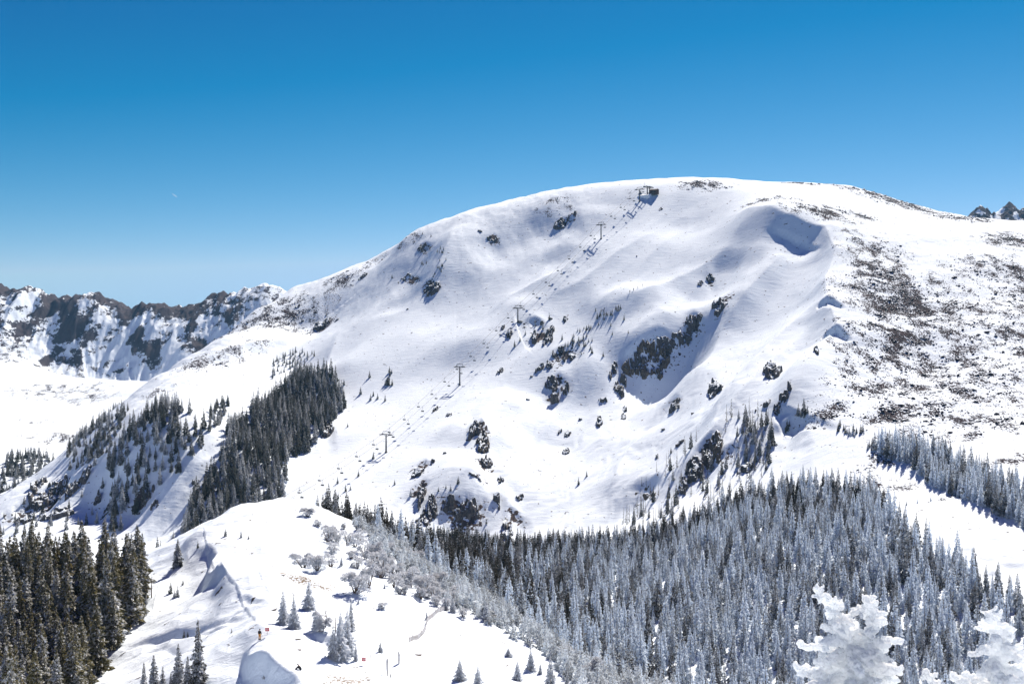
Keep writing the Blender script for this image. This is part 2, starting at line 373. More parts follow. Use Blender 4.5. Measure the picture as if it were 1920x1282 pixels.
for (px, py, rx, ry, a) in ((110,735,60,60,.7),(170,745,40,40,.6),(60,790,30,20,.4),(110,820,40,30,.5),(20,660,20,60,.6),(130,700,50,26,.4)):
    SCREE = np.maximum(SCREE, a*.8*blob(px, py, rx, ry, dmin=950))
SCREE *= sst(-.75, .1, fbm(X/16, Y/13, 3, 175))
GRASS = np.zeros_like(SCREE)
for (px, py, rx, ry, a) in ((540,1075,3.5,4,1.0),(570,1082,4,5,.9),(600,1098,5,6,.7),(540,1000,10,8,.5),(610,1115,4,4,.6),(650,1275,5,4,.8),(480,1000,8,8,.25),(610,1000,8,8,.3),
   (920,1200,4,4,.3),(780,1240,4,4,.25),(1000,1215,5,5,.3),(560,1020,12,8,.3)):
    GRASS = np.maximum(GRASS, a*blob(px, py, rx, ry, dmin=140))
# cirque rock: steep faces broken by snow gullies
hz = (Z-(-40))/150
cl = cqr*sst(-.62, .35, fbm(Xc/55, Z/55, 4, 150)+.25*ridged(Xc/70, Y/200, 3, 121)+.35*sst(.3, 1.2, hz)-.28)
cl *= sst(-75, -35, Z+18*gn(X/50, Y/50, 160))
ROCK = np.maximum(ROCK, .95*cl)
peak_r = sst(2200, 2300, D)*(1-sst(2600, 2700, D))*sst(1780, 1810, PXg)*sst(-.4, .2, fbm(X/18, Z/14, 3, 161))
ROCK = np.maximum(ROCK, peak_r)
# stones raise the surface where scree or cliff shows
Z += np.minimum(SCREE, 1)*(.55*np.abs(fbm(X/2.6, Y/2.6, 2, 170)))
Z += ROCK*np.where(D < 1500, 2.2*ridged(X/5, Y/5, 3, 171), 0)

def make_terrain():
    me = bpy.data.meshes.new('snow_ground')
    co = np.stack([X, Y, Z], -1).reshape(-1, 3).astype(np.float32)
    me.vertices.add(len(co)); me.vertices.foreach_set('co', co.ravel())
    i = np.arange(NV-1)[:, None]*NU; j = np.arange(NU-1)[None]
    a = (i+j).ravel(); f = np.stack([a, a+1, a+NU+1, a+NU], 1).astype(np.int32)
    me.loops.add(f.size); me.loops.foreach_set('vertex_index', f.ravel())
    me.polygons.add(len(f)); me.polygons.foreach_set('loop_start', np.arange(0, f.size, 4, dtype=np.int32))
    me.polygons.foreach_set('use_smooth', np.ones(len(f), dtype=bool))
    me.update(calc_edges=True)
    at = me.attributes.new('cover', 'FLOAT_COLOR', 'POINT')
    c = np.stack([ROCK, SCREE, GRASS, np.ones_like(Z)], -1).reshape(-1, 4).astype(np.float32)
    at.data.foreach_set('color', c.ravel())
    o = bpy.data.objects.new('snow_ground', me); COL.objects.link(o); o['kind'] = 'structure'
    return o

# ------------------------------------------------------------------ node helpers
class NT:
    def __init__(s, mat): s.t = mat.node_tree; s.n = s.t.nodes; s.n.clear()
    def new(s, typ, **k):
        nd = s.n.new(typ)
        for a, b in k.items():
            if a == 'inp':
                for q, val in b.items():
                    if hasattr(val, 'is_output') or isinstance(val, bpy.types.NodeSocket): s.t.links.new(val, nd.inputs[q])
                    else: nd.inputs[q].default_value = val
            else: setattr(nd, a, b)
        return nd
    def math(s, op, a, b=0.0, c=None, clamp=False):
        nd = s.n.new('ShaderNodeMath'); nd.operation = op; nd.use_clamp = clamp
        for i, v in enumerate((a, b) if c is None else (a, b, c)):
            if isinstance(v, bpy.types.NodeSocket): s.t.links.new(v, nd.inputs[i])
            else: nd.inputs[i].default_value = v
        return nd.outputs[0]
    def noise(s, vec, scale, detail=3, rough=.55, dist=0.0):
        nd = s.new('ShaderNodeTexNoise', inp={'Vector': vec, 'Scale': scale, 'Detail': detail, 'Roughness': rough, 'Distortion': dist})
        return nd.outputs['Fac']
    def mapr(s, v, a, b, c=0.0, d=1.0):
        return s.new('ShaderNodeMapRange', inp={0: v, 1: a, 2: b, 3: c, 4: d}).outputs[0]
    def mix(s, f, a, b):
        nd = s.n.new('ShaderNodeMix'); nd.data_type = 'RGBA'
        for i, v in ((0, f), (6, a), (7, b)):
            if isinstance(v, bpy.types.NodeSocket): s.t.links.new(v, nd.inputs[i])
            else: nd.inputs[i].default_value = v if i == 0 else (*v, 1)
        return nd.outputs[2]
    def out(s, col, rough=.7, normal=None, spec=.3, **k):
        b = s.n.new('ShaderNodeBsdfPrincipled')
        for q, v in (('Base Color', col), ('Roughness', rough), ('Specular IOR Level', spec)):
            if isinstance(v, bpy.types.NodeSocket): s.t.links.new(v, b.inputs[q])
            else: b.inputs[q].default_value = (*v, 1) if q == 'Base Color' else v
        if normal: s.t.links.new(normal, b.inputs['Normal'])
        for q, v in k.items(): b.inputs[q.replace('_', ' ')].default_value = v
        o = s.n.new('ShaderNodeOutputMaterial'); s.t.links.new(b.outputs[0], o.inputs[0]); return b
def newmat(name):
    m = bpy.data.materials.new(name); m.use_nodes = True; return m, NT(m)
SNOW = (.73, .82, .92)
def mat_ground():
    m, t = newmat('snow_ground')
    pos = t.new('ShaderNodeNewGeometry').outputs['Position']
    cov = t.new('ShaderNodeAttribute', attribute_name='cover').outputs['Color']
    sp = t.new('ShaderNodeSeparateColor', inp={0: cov})
    camd = t.new('ShaderNodeSeparateXYZ', inp={0: pos}).outputs['Y']
    ps = t.new('ShaderNodeMapping', inp={'Vector': pos, 'Rotation': (0, 0, math.radians(15)), 'Scale': (1.0, .42, 1.0)}).outputs[0]
    n1 = t.noise(pos, .35, 3, .55); n2 = t.noise(ps, 1.0, 4, .7); n3 = t.noise(ps, .10, 4, .6); n4 = t.noise(pos, .045, 5, .65)
    # cliffs
    far_ = t.mapr(camd, 1700, 2100)
    nn = t.n.new('ShaderNodeMix'); t.t.links.new(far_, nn.inputs[0]); t.t.links.new(n1, nn.inputs[2]); t.t.links.new(t.math('ADD', t.math('MULTIPLY', n4, .45), t.math('ADD', t.math('MULTIPLY', n3, .25), t.math('MULTIPLY', t.noise(pos, .22, 4, .7), .3))), nn.inputs[3])
    rk = t.mapr(t.math('ADD', sp.outputs[0], t.math('MULTIPLY', t.math('SUBTRACT', nn.outputs[0], .5), t.mapr(camd, 1700, 2100, 2.4, 4.2))), .42, .52)
    # scree
    sc = t.mapr(t.math('ADD', t.math('MULTIPLY', sp.outputs[1], .30), t.math('ADD', t.math('MULTIPLY', t.math('SUBTRACT', n2, .5), 1.3), t.math('MULTIPLY', t.math('SUBTRACT', n3, .5), 1.1))), .16, .21)
    sc = t.mapr(t.math('MULTIPLY', sc, t.mapr(sp.outputs[1], .04, .16)), .45, .55)
    ng = t.noise(pos, 2.2, 4, .7)
    gr = t.mapr(t.math('ADD', t.math('MULTIPLY', sp.outputs[2], .3), t.math('SUBTRACT', ng, .5)), .19, .26)
    gr = t.math('MULTIPLY', gr, t.mapr(sp.outputs[2], .05, .2))
    warm = t.mix(t.mapr(t.noise(pos, .02, 3), .35, .65), (.085, .075, .075), (.16, .115, .09))
    rockc = t.mix(t.mapr(t.noise(pos, .3, 5, .7), .35, .7), (.05, .047, .055), warm)
    rockf = t.mix(t.mapr(n4, .45, .7), (.046, .043, .056), (.075, .066, .074))
    rockc = t.mix(far_, rockc, rockf)
    scc = t.mix(t.mapr(t.noise(pos, .6, 2), .4, .6), (.018, .016, .023), (.050, .036, .042))
    c = t.mix(rk, SNOW, rockc); c = t.mix(sc, c, scc); c = t.mix(gr, c, (.20, .155, .11))
    # bump: soft drifted snow, sastrugi, rough stone
    mp = t.new('ShaderNodeMapping', inp={'Vector': pos, 'Rotation': (0, 0, math.radians(-58)), 'Scale': (.10, .42, .3)}).outputs[0]
    wv = t.noise(mp, 1.0, 4, .6, .6)
    fine = t.noise(pos, .9, 4, .6)
    nearm = t.mapr(camd, 300, 500, 1, 0)
    mp2 = t.new('ShaderNodeMapping', inp={'Vector': pos, 'Rotation': (0, 0, math.radians(-20)), 'Scale': (.5, 2.2, 1)}).outputs[0]
    nf = t.math('MULTIPLY', t.noise(mp2, 1.0, 5, .65, .5), t.math('MULTIPLY', nearm, 1.1))
    hgt = t.math('ADD', t.math('MULTIPLY', wv, 1.1), t.math('ADD', t.math('MULTIPLY', fine, .22), nf))
    rockh = t.math('MULTIPLY', t.noise(pos, .5, 6, .75), t.math('MULTIPLY', t.math('MAXIMUM', rk, sc), 3.0))
    b = t.new('ShaderNodeBump', inp={'Strength': .33, 'Distance': 1.0, 'Height': t.math('ADD', hgt, rockh)})
    t.out(c, .9, b.outputs[0], .04)
    return m

# ------------------------------------------------------------------ sky, sun, camera
SUN_AZ, SUN_EL = math.radians(27), math.radians(48)
sd = Vector((math.sin(SUN_AZ)*math.cos(SUN_EL), math.cos(SUN_AZ)*math.cos(SUN_EL), math.sin(SUN_EL)))
w = bpy.data.worlds.new('World'); S.world = w; w.use_nodes = True
wt = w.node_tree; wt.nodes.clear()
sky = wt.nodes.new('ShaderNodeTexSky'); sky.sky_type = 'NISHITA'; sky.sun_disc = False
sky.sun_elevation = SUN_EL; sky.sun_rotation = SUN_AZ; sky.altitude = 3600; sky.air_density = 1.0; sky.dust_density = .3; sky.ozone_density = 2.0
EXPO = .9
def wm(op, a, b):
    nd = wt.nodes.new('ShaderNodeMath'); nd.operation = op
    for i, v in enumerate((a, b)):
        if isinstance(v, bpy.types.NodeSocket): wt.links.new(v, nd.inputs[i])
        else: nd.inputs[i].default_value = v
    return nd.outputs[0]
ssep = wt.nodes.new('ShaderNodeSeparateColor'); wt.links.new(sky.outputs[0], ssep.inputs[0])
scmb = wt.nodes.new('ShaderNodeCombineColor')
for i, (sc_, p_, a_) in enumerate(((.09, 2.2, 6.5), (.12, 1.25, .99), (.12, 1.25, .82))):     # deep polarised mountain blue
    v_ = wm('MULTIPLY', wm('POWER', wm('MULTIPLY', ssep.outputs[i], sc_), p_), a_)
    v_ = wm('MAXIMUM', wm('SUBTRACT', wm('MULTIPLY', v_, (.6, 1.0, 1.0)[i]), (.087, .086, .006)[i]), .004)
    wt.links.new(wm('MULTIPLY', wm('MINIMUM', v_, (.45, .665, 1.0)[i]), 10/2**EXPO), scmb.inputs[i])
bg = wt.nodes.new('ShaderNodeBackground'); bg.inputs[1].default_value = .1
wo = wt.nodes.new('ShaderNodeOutputWorld')
wt.links.new(scmb.outputs[0], bg.inputs[0]); wt.links.new(bg.outputs[0], wo.inputs[0])
sl = bpy.data.lights.new('sun', 'SUN'); sl.energy = 4.8; sl.angle = math.radians(.53); sl.color = (1, .885, .75)
so = bpy.data.objects.new('sun', sl); COL.objects.link(so); so.rotation_euler = (-sd).to_track_quat('-Z', 'Y').to_euler()
cam = bpy.data.cameras.new('camera'); co_ = bpy.data.objects.new('camera', cam); COL.objects.link(co_)
co_.location = (0, 0, 0); co_.rotation_euler = (math.radians(90), 0, 0)
cam.lens = 36*F/1920; cam.sensor_width = 36; cam.clip_start = .1; cam.clip_end = 60000
S.camera = co_
S.view_settings.view_transform = 'Standard'; S.view_settings.look = 'None'; S.view_settings.exposure = EXPO; S.view_settings.gamma = 1
S.cycles.max_bounces = 6; S.cycles.diffuse_bounces = 2
gmat = mat_ground()
terrain = make_terrain(); terrain.data.materials.append(gmat)
# ------------------------------------------------------------------ helpers for things
def mesh_np(name, V, Fq, mats=(), mi=None, smooth=False):
    """V (n,3); Fq list of int arrays (faces of equal size each)"""
    me = bpy.data.meshes.new(name)
    V = np.asarray(V, dtype=np.float32)
    me.vertices.add(len(V)); me.vertices.foreach_set('co', V.ravel())
    fl = [np.asarray(f, dtype=np.int32) for f in Fq if len(f)]
    li = np.concatenate([f.ravel() for f in fl]); st = []; n0 = 0
    for f in fl:
        st.append(n0+np.arange(len(f))*f.shape[1]); n0 += f.size
    st = np.concatenate(st).astype(np.int32)
    me.loops.add(len(li)); me.loops.foreach_set('vertex_index', li)
    me.polygons.add(len(st)); me.polygons.foreach_set('loop_start', st)
    if mi is not None: me.polygons.foreach_set('material_index', np.asarray(mi, dtype=np.int32))
    if smooth: me.polygons.foreach_set('use_smooth', np.ones(len(st), dtype=bool))
    me.update(calc_edges=True)
    for m in mats: me.materials.append(m)
    return me
def link(name, data, parent=None, loc=(0, 0, 0), rz=0.0, sc=1.0):
    o = bpy.data.objects.new(name, data); COL.objects.link(o)
    o.location = loc; o.rotation_euler = (0, 0, rz); o.scale = (sc,)*3 if not isinstance(sc, tuple) else sc
    if parent: o.parent = parent
    return o
def tag(o, label, cat, group=None, kind=None):
    o['label'] = label; o['category'] = cat
    if group: o['group'] = group
    if kind: o['kind'] = kind
    return o
def tube(pts, rad, sides=6, cap=True):
    """swept tube through pts -> (V, quads)"""
    pts = [Vector(p) for p in pts]; V = []; Q4 = []
    if not hasattr(rad, '__len__'): rad = [rad]*len(pts)
    for i, p in enumerate(pts):
        t = (pts[min(i+1, len(pts)-1)]-pts[max(i-1, 0)]).normalized()
        a = Vector((0, 0, 1)) if abs(t.z) < .9 else Vector((1, 0, 0))
        x = t.cross(a).normalized(); y = t.cross(x)
        for k in range(sides):
            an = 2*math.pi*k/sides; V.append(p+rad[i]*(math.cos(an)*x+math.sin(an)*y))
    for i in range(len(pts)-1):
        for k in range(sides):
            a = i*sides+k; b = i*sides+(k+1) % sides
            Q4.append((a, b, b+sides, a+sides))
    if cap:
        n0 = len(V); V += [pts[0], pts[-1]]; e = (len(pts)-1)*sides
        for k in range(sides):
            Q4.append(((k+1) % sides, k, n0, n0)); Q4.append((e+k, e+(k+1) % sides, n0+1, n0+1))
    return V, Q4
class MB:
    """collects pieces and links them as one mesh"""
    def __init__(s): s.V = []; s.Fc = []
    def add(s, V, Fq):
        o = len(s.V); s.V += [tuple(v) for v in V]
        for f in Fq:
            g = []
            for k in f:
                if k+o not in g: g.append(k+o)
            s.Fc.append(g)
        return s
    def tube(s, pts, rad, sides=6): return s.add(*tube(pts, rad, sides))
    def box(s, c, d, rz=0, rx=0):
        M = Matrix.Rotation(rz, 3, 'Z')@Matrix.Rotation(rx, 3, 'X')
        V = [Vector(c)+M@Vector((x*d[0]/2, y*d[1]/2, z*d[2]/2)) for x in (-1, 1) for y in (-1, 1) for z in (-1, 1)]
        return s.add(V, [(0, 1, 3, 2), (4, 6, 7, 5), (0, 4, 5, 1), (2, 3, 7, 6), (0, 2, 6, 4), (1, 5, 7, 3)])
    def mesh(s, name, mats=(), smooth=False):
        me = bpy.data.meshes.new(name); me.from_pydata(s.V, [], s.Fc); me.update()
        for m in mats: me.materials.append(m)
        if smooth: me.polygons.foreach_set('use_smooth', [True]*len(s.Fc))
        return me

# ------------------------------------------------------------------ vegetation materials
def mat_crown(name, dark, dark2, frost, lo, hi, trans=.25, rnd=.12):
    m, t = newmat(name)
    tc = t.new('ShaderNodeTexCoord').outputs['Object']
    oi = t.new('ShaderNodeObjectInfo').outputs['Random']
    nz = t.new('ShaderNodeSeparateXYZ', inp={0: t.new('ShaderNodeNewGeometry').outputs['Normal']}).outputs['Z']
    n = t.noise(tc, 7.0, 3, .6); n2 = t.noise(tc, 34.0, 2, .6)
    base = t.mix(t.mapr(n2, .35, .65), dark, dark2)
    f = t.math('ADD', t.math('MULTIPLY', n, .5), t.math('MULTIPLY', n2, .5))
    f = t.math('ADD', f, t.math('MULTIPLY', t.math('ABSOLUTE', nz), .10))
    f = t.math('ADD', f, t.math('MULTIPLY', t.math('SUBTRACT', oi, .5), rnd*2))
    c = t.mix(t.mapr(f, lo, hi), base, frost)
    b = t.out(c, .9, None, .06)
    tr = t.new('ShaderNodeBsdfTranslucent', inp={'Color': c}); mx = t.new('ShaderNodeMixShader', inp={0: trans, 1: b.outputs[0], 2: tr.outputs[0]})
    t.t.links.new(mx.outputs[0], [x for x in t.n if x.type == 'OUTPUT_MATERIAL'][0].inputs[0])
    return m
FROSTC = (.70, .74, .80)
M_dark = mat_crown('dark_needles', (.042, .052, .046), (.115, .12, .10), FROSTC, .50, .72, .30)
M_stand = mat_crown('spruce_needles_light_frost', (.066, .068, .034), (.24, .205, .10), FROSTC, .52, .66, .35, .05)
M_frost = mat_crown('frosted_needles', (.034, .032, .026), (.115, .10, .08), (.73, .82, .93), .38, .56, .34, .14)
M_white = mat_crown('heavily_frosted_needles', (.09, .088, .08), (.20, .185, .165), (.72, .78, .84), .34, .55, .36, .10)
def mat_simple(name, c1, c2, scale=3, rough=.7, metal=0, bump=.0, coords='Object'):
    m, t = newmat(name); tc = t.new('ShaderNodeTexCoord').outputs[coords]
    n = t.noise(tc, scale, 4, .6); c = t.mix(t.mapr(n, .35, .65), c1, c2)
    nm = t.new('ShaderNodeBump', inp={'Strength': bump, 'Distance': .02, 'Height': n}).outputs[0] if bump else None
    t.out(c, rough, nm, .3, Metallic=metal); return m
M_bark = mat_simple('bark', (.07, .05, .04), (.16, .12, .10), 20, .9)
M_bark2 = mat_simple('frosted_bark', (.12, .09, .07), (.5, .5, .52), 12, .9)

# ------------------------------------------------------------------ tree meshes, unit height
def conifer_arrays(seed, levels, per, sprays, R=.13, base=.05, size=1.0, droop=.35, ragged=.25):
    r = np.random.default_rng(seed); V = []; Fc = []
    lean = r.normal(0, .008, 2)
    for li in range(levels):
        t = (li+r.uniform(-.3, .3))/levels; z = base+(1-base)*max(t, 0)
        prof = (1-z)**.85*(.75+.25*min(1, (z-base)/.12+.3))
        k = max(3, int(per*(1-.55*z)+.5)); a0 = r.uniform(0, 6.28)
        for b in range(k):
            a = a0+6.283*b/k+r.normal(0, .25)
            L = R*prof*(1+r.normal(0, ragged)) + .006
            if L < .004 or r.random() < .05: continue
            d = np.array([math.cos(a), math.sin(a), 0]); s_ = np.array([-d[1], d[0], 0])
            dz = -droop*L*r.uniform(.5, 1.4)
            for q in range(sprays):
                f = (q+1)/sprays*r.uniform(.85, 1.08)
                p0 = d*L*f*.45; p0[2] += z+dz*f*.3+.25*L*(.5-f)*.4
                p1 = d*L*f; p1[2] += z+dz*f*f
                w = size*(.018+.20*L)*r.uniform(.7, 1.3)
                tw = r.normal(0, .8); side = s_*math.cos(tw)+np.array([0, 0, 1])*math.sin(tw)
                side2 = -s_*math.sin(tw)+np.array([0, 0, 1])*math.cos(tw)
                off = s_*r.normal(0, .2*L); m = p0*.45+p1*.55+off
                tip = p1+off*1.3+s_*r.normal(0, .004)
                n = len(V)
                V += [p0, m+side*w, tip, m-side*w]; Fc.append((n, n+1, n+2, n+3))
                n = len(V)
                V += [p0, m+side2*w*.7, tip, m-side2*w*.7-np.array([0, 0, .25*w])]; Fc.append((n, n+1, n+2, n+3))
    # leader shoot
    for a in (0, 1.57):
        n = len(V); c, s2 = math.cos(a)*.007, math.sin(a)*.007
        V += [np.array([c, s2, .93]), np.array([-c, -s2, .93]), np.array([-c*.1, -s2*.1, 1.01]), np.array([c*.1, s2*.1, 1.01])]; Fc.append((n, n+1, n+2, n+3))
    V = np.array(V); V[:, 0] += lean[0]*V[:, 2]; V[:, 1] += lean[1]*V[:, 2]
    return V, np.array(Fc)
def trunk_arrays(seed, r0=.014):
    V, Q4 = tube([(0, 0, -.08), (0, 0, .3), (0, 0, .7), (0, 0, .98)], [r0, r0*.8, r0*.45, r0*.1], 5, False)
    return np.array([tuple(v) for v in V]), np.array(Q4)
class Kind:
    """a tree kind: crown + trunk meshes, and one joined mesh for far copies"""
    def __init__(s, name, n, crown_mat, bark, **k):
        s.crowns = []; s.trunks = []; s.joined = []
        for i in range(n):
            kk = dict(k); kk['R'] = k.get('R', .13)*(.85+.3*((i*37) % 10)/10)
            cv_, cf = conifer_arrays(100+i*7+hash_s(name), **kk); tv, tf = trunk_arrays(i)
            s.crowns.append(mesh_np(name+'_crown', cv_, [cf], [crown_mat])); s.trunks.append(mesh_np(name+'_trunk', tv, [tf], [bark]))
            s.joined.append(mesh_np(name, np.concatenate([cv_, tv]), [np.concatenate([cf, tf+len(cv_)])], [crown_mat, bark], [0]*len(cf)+[1]*len(tf)))
def hash_s(s): return sum(ord(c)*(i+3) for i, c in enumerate(s)) % 900
def place_tree(kind, name, loc, h, i, label, cat, group, parts=True, w=1.0):
    i = i % len(kind.crowns); rz = random.uniform(0, 6.28); sc = (h*w, h*w, h)
    if parts:
        e = link(name, None, None, loc, rz, sc); e.empty_display_size = .5
        link('trunk', kind.trunks[i], e); link('crown', kind.crowns[i], e)
    else: e = link(name, kind.joined[i], None, loc, rz, sc)
    return tag(e, label, cat, group)

ZF = Z
def zat(px, d):
    """vectorised ground height for bearings px and distances d"""
    u = (px-CX)/F; v = np.log(d)
    j = np.clip(np.searchsorted(us, u)-1, 0, NU-2); i = np.clip(np.searchsorted(vs, v)-1, 0, NV-2)
    a = (u-us[j])/(us[j+1]-us[j]); b = (v-vs[i])/(vs[i+1]-vs[i])
    return (ZF[i, j]*(1-a)+ZF[i, j+1]*a)*(1-b)+(ZF[i+1, j]*(1-a)+ZF[i+1, j+1]*a)*b
def inpoly(px, py, poly):
    r = np.zeros(px.shape, bool); n = len(poly)
    for i in range(n):
        x0, y0 = poly[i]; x1, y1 = poly[(i+1) % n]
        if y0 == y1: continue
        r ^= ((y0 > py) != (y1 > py)) & (px < (x1-x0)*(py-y0)/(y1-y0)+x0)
    return r
def scatter(poly, d0, d1, spacing, seed=1, n=60000, keep=None, pxr=None):
    r = np.random.default_rng(seed); P_ = np.array(poly)
    px = r.uniform(P_[:, 0].min(), P_[:, 0].max(), n); d = np.sqrt(r.uniform(d0*d0, d1*d1, n))
    z = zat(px, d); py = CY-F*z/d
    m = inpoly(px, py, poly)
    if keep is not None: m &= keep(px, py, d)
    px, d, z, py = px[m], d[m], z[m], py[m]; x = (px-CX)/F*d; y = d
    cell = {}; out = []
    for k in range(len(px)):
        s = spacing*(.7+.6*r.random()); c = (int(x[k]//spacing), int(y[k]//spacing)); ok = True
        for a in (-1, 0, 1):
            for b in (-1, 0, 1):
                for q in cell.get((c[0]+a, c[1]+b), ()):
                    if (x[q]-x[k])**2+(y[q]-y[k])**2 < s*s: ok = False; break
                if not ok: break
            if not ok: break
        if ok: cell.setdefault(c, []).append(k); out.append((x[k], y[k], z[k], px[k], py[k]))
    return out

# ------------------------------------------------------------------ the woods
K_forest = Kind('frosted_spruce', 7, M_frost, M_bark, levels=26, per=7, sprays=2, R=.165, size=.95)
M_edge = mat_crown('dark_brown_needles', (.022, .024, .018), (.075, .066, .045), FROSTC, .56, .76, .26)
K_edge = Kind('bare_topped_spruce', 4, M_edge, M_bark, levels=24, per=7, sprays=2, R=.17)
K_young = Kind('young_frosted_fir', 5, M_white, M_bark2, levels=15, per=8, sprays=2, R=.31, size=.9, base=.02, ragged=.4)
K_stand = Kind('stand_spruce', 6, M_stand, M_bark, levels=46, per=10, sprays=3, R=.17, size=.62, base=.03, ragged=.35)
K_slope = Kind('slope_spruce', 6, M_dark, M_bark, levels=22, per=7, sprays=2, R=.165, base=.02, size=1.1)
K_snag = Kind('thin_spruce', 4, M_dark, M_bark, levels=18, per=4, sprays=1, R=.075, ragged=.5)

dedge_px = [560, 620, 700, 830, 1000, 1150, 1300, 1500]; dedge_d = [385, 365, 330, 285, 238, 206, 178, 150]
dedge = lambda px: np.interp(px, dedge_px, dedge_d)
FP = [(590, 975), (700, 1005), (850, 1025), (1000, 1040), (1200, 1030), (1290, 1000), (1370, 945), (1460, 918), (1540, 915), (1640, 935), (1700, 1000), (1760, 1042), (1840, 1095),
      (1925, 1135), (1990, 1200), (1990, 1420), (1200, 1420), (900, 1300), (700, 1200), (600, 1100)]
pts = scatter(FP, 215, 640, 4.4, 11, 120000, lambda px, py, d: (d > dedge(px)+22) & (gn((px-CX)/F*d/11, d/11, 300) > -.75))
pts.sort(key=lambda p: p[1])
print('forest', len(pts))
stuff_pts = []
ni = 0
for k, p in enumerate(pts):
    x, y, z, px, py = p
    h = random.choice((random.uniform(5, 9), random.uniform(8, 12.5), random.uniform(9.5, 14.5)))*(1.0 if y > 300 else .85)
    top = CY-F*(z+h)/y
    vis = top < 1282 and -20 < px < 1940
    if ni < 300 and vis:
        place_tree(K_forest, 'frosted_spruce', (x, y, z), h, random.randrange(7), 'slender grey-white frosted spruce packed in the dense wood below the mountain', 'spruce', 'frosted spruces of the dense wood'); ni += 1
    elif top < 1300:
        dk = random.random() < .85*max(0, min(1, (1180-px)/260))*max(0, min(1, (y-300)/60)) or (py < 985 and random.random() < .35)
        stuff_pts.append((x, y, z, h, 7+random.randrange(4) if dk else random.randrange(7)))
def instanced(name, pts, kind, label, cat):
    """one wood of uncountable trees: points that carry the tree meshes"""
    me = bpy.data.meshes.new(name); n = len(pts)
    me.vertices.add(n); me.vertices.foreach_set('co', np.array([p[:3] for p in pts], dtype=np.float32).ravel())
    for an, col in (('ht', 3),):
        a = me.attributes.new(an, 'FLOAT', 'POINT'); a.data.foreach_set('value', [float(p[col]) for p in pts])
    a = me.attributes.new('which', 'INT', 'POINT'); a.data.foreach_set('value', [int(p[4]) for p in pts])
    o = link(name, me); ng = bpy.data.node_groups.new(name, 'GeometryNodeTree')
    ng.interface.new_socket('Geometry', in_out='INPUT', socket_type='NodeSocketGeometry'); ng.interface.new_socket('Geometry', in_out='OUTPUT', socket_type='NodeSocketGeometry')
    N = ng.nodes; Lk = ng.links; gi = N.new('NodeGroupInput'); go = N.new('NodeGroupOutput'); jn = N.new('GeometryNodeJoinGeometry')
    ah = N.new('GeometryNodeInputNamedAttribute'); ah.data_type = 'FLOAT'; ah.inputs[0].default_value = 'ht'
    aw = N.new('GeometryNodeInputNamedAttribute'); aw.data_type = 'INT'; aw.inputs[0].default_value = 'which'
    rv = N.new('FunctionNodeRandomValue'); rv.data_type = 'FLOAT_VECTOR'; rv.inputs[0].default_value = (0, 0, 0); rv.inputs[1].default_value = (0, 0, 6.283)
    for i, src in enumerate(kind):
        oi = N.new('GeometryNodeObjectInfo'); oi.inputs[0].default_value = src; oi.transform_space = 'ORIGINAL'
        cp_ = N.new('FunctionNodeCompare'); cp_.data_type = 'INT'; cp_.operation = 'EQUAL'
        Lk.new(aw.outputs[0], cp_.inputs[2]); cp_.inputs[3].default_value = i
        ip = N.new('GeometryNodeInstanceOnPoints'); Lk.new(gi.outputs[0], ip.inputs[0]); Lk.new(cp_.outputs[0], ip.inputs['Selection'])
        Lk.new(oi.outputs['Geometry'], ip.inputs['Instance']); Lk.new(ah.outputs[0], ip.inputs['Scale']); Lk.new(rv.outputs[0], ip.inputs['Rotation'])
        Lk.new(ip.outputs[0], jn.inputs[0])
    Lk.new(jn.outputs[0], go.inputs[0])
    md = o.modifiers.new('trees', 'NODES'); md.node_group = ng
    return tag(o, label, cat, None, 'stuff')

# strip of wood at the right, up the slope from the white track
SP = [(1634, 838), (1700, 838), (1760, 858), (1860, 905), (1990, 955), (1990, 1030), (1880, 968), (1825, 942), (1750, 915), (1705, 872), (1640, 850)]
sp = scatter(SP, 330, 700, 3.9, 21, 60000)
print('strip', len(sp)); sp.sort(key=lambda p: p[1])
protos = []
for k, (x, y, z, px, py) in enumerate(sp[:260]):
    o = place_tree(K_forest, 'strip_spruce', (x, y, z), random.uniform(9.5, 14), k, 'dusky frosted spruce in the long strip of wood uphill of the white track', 'spruce', 'spruces of the strip above the white track', parts=False)
    if k < 7: protos.append(o)
WOOD_ = lambda: instanced('far_dense_wood', stuff_pts, protos, 'dense frosted spruce wood filling the lower right below the bowl, its farther trees', 'wood')

# darker unfrosted rim of the wood, against the bowl
RP = [(600, 962), (700, 985), (800, 1000), (900, 1015), (1000, 1030), (1200, 1012), (1300, 985), (1380, 935), (1450, 900), (1500, 890), (1510, 915), (1440, 935), (1370, 975), (1250, 1035), (1000, 1055), (850, 1045), (640, 1000)]
rp = scatter(RP, 380, 700, 4.6, 31, 60000, lambda px, py, d: (px > 1000) | (d < 640))
print('rim', len(rp)); rp.sort(key=lambda p: p[1])
for k, (x, y, z, px, py) in enumerate(rp[:300]):
    o = place_tree(K_edge, 'dark_spruce', (x, y, z), random.uniform(7.5, 12.5), k, 'dark barely frosted spruce on the upper rim of the wood under the bowl', 'spruce', 'dark spruces along the upper rim of the wood', parts=False)
    if k < 4: protos.append(o)
WOOD_()

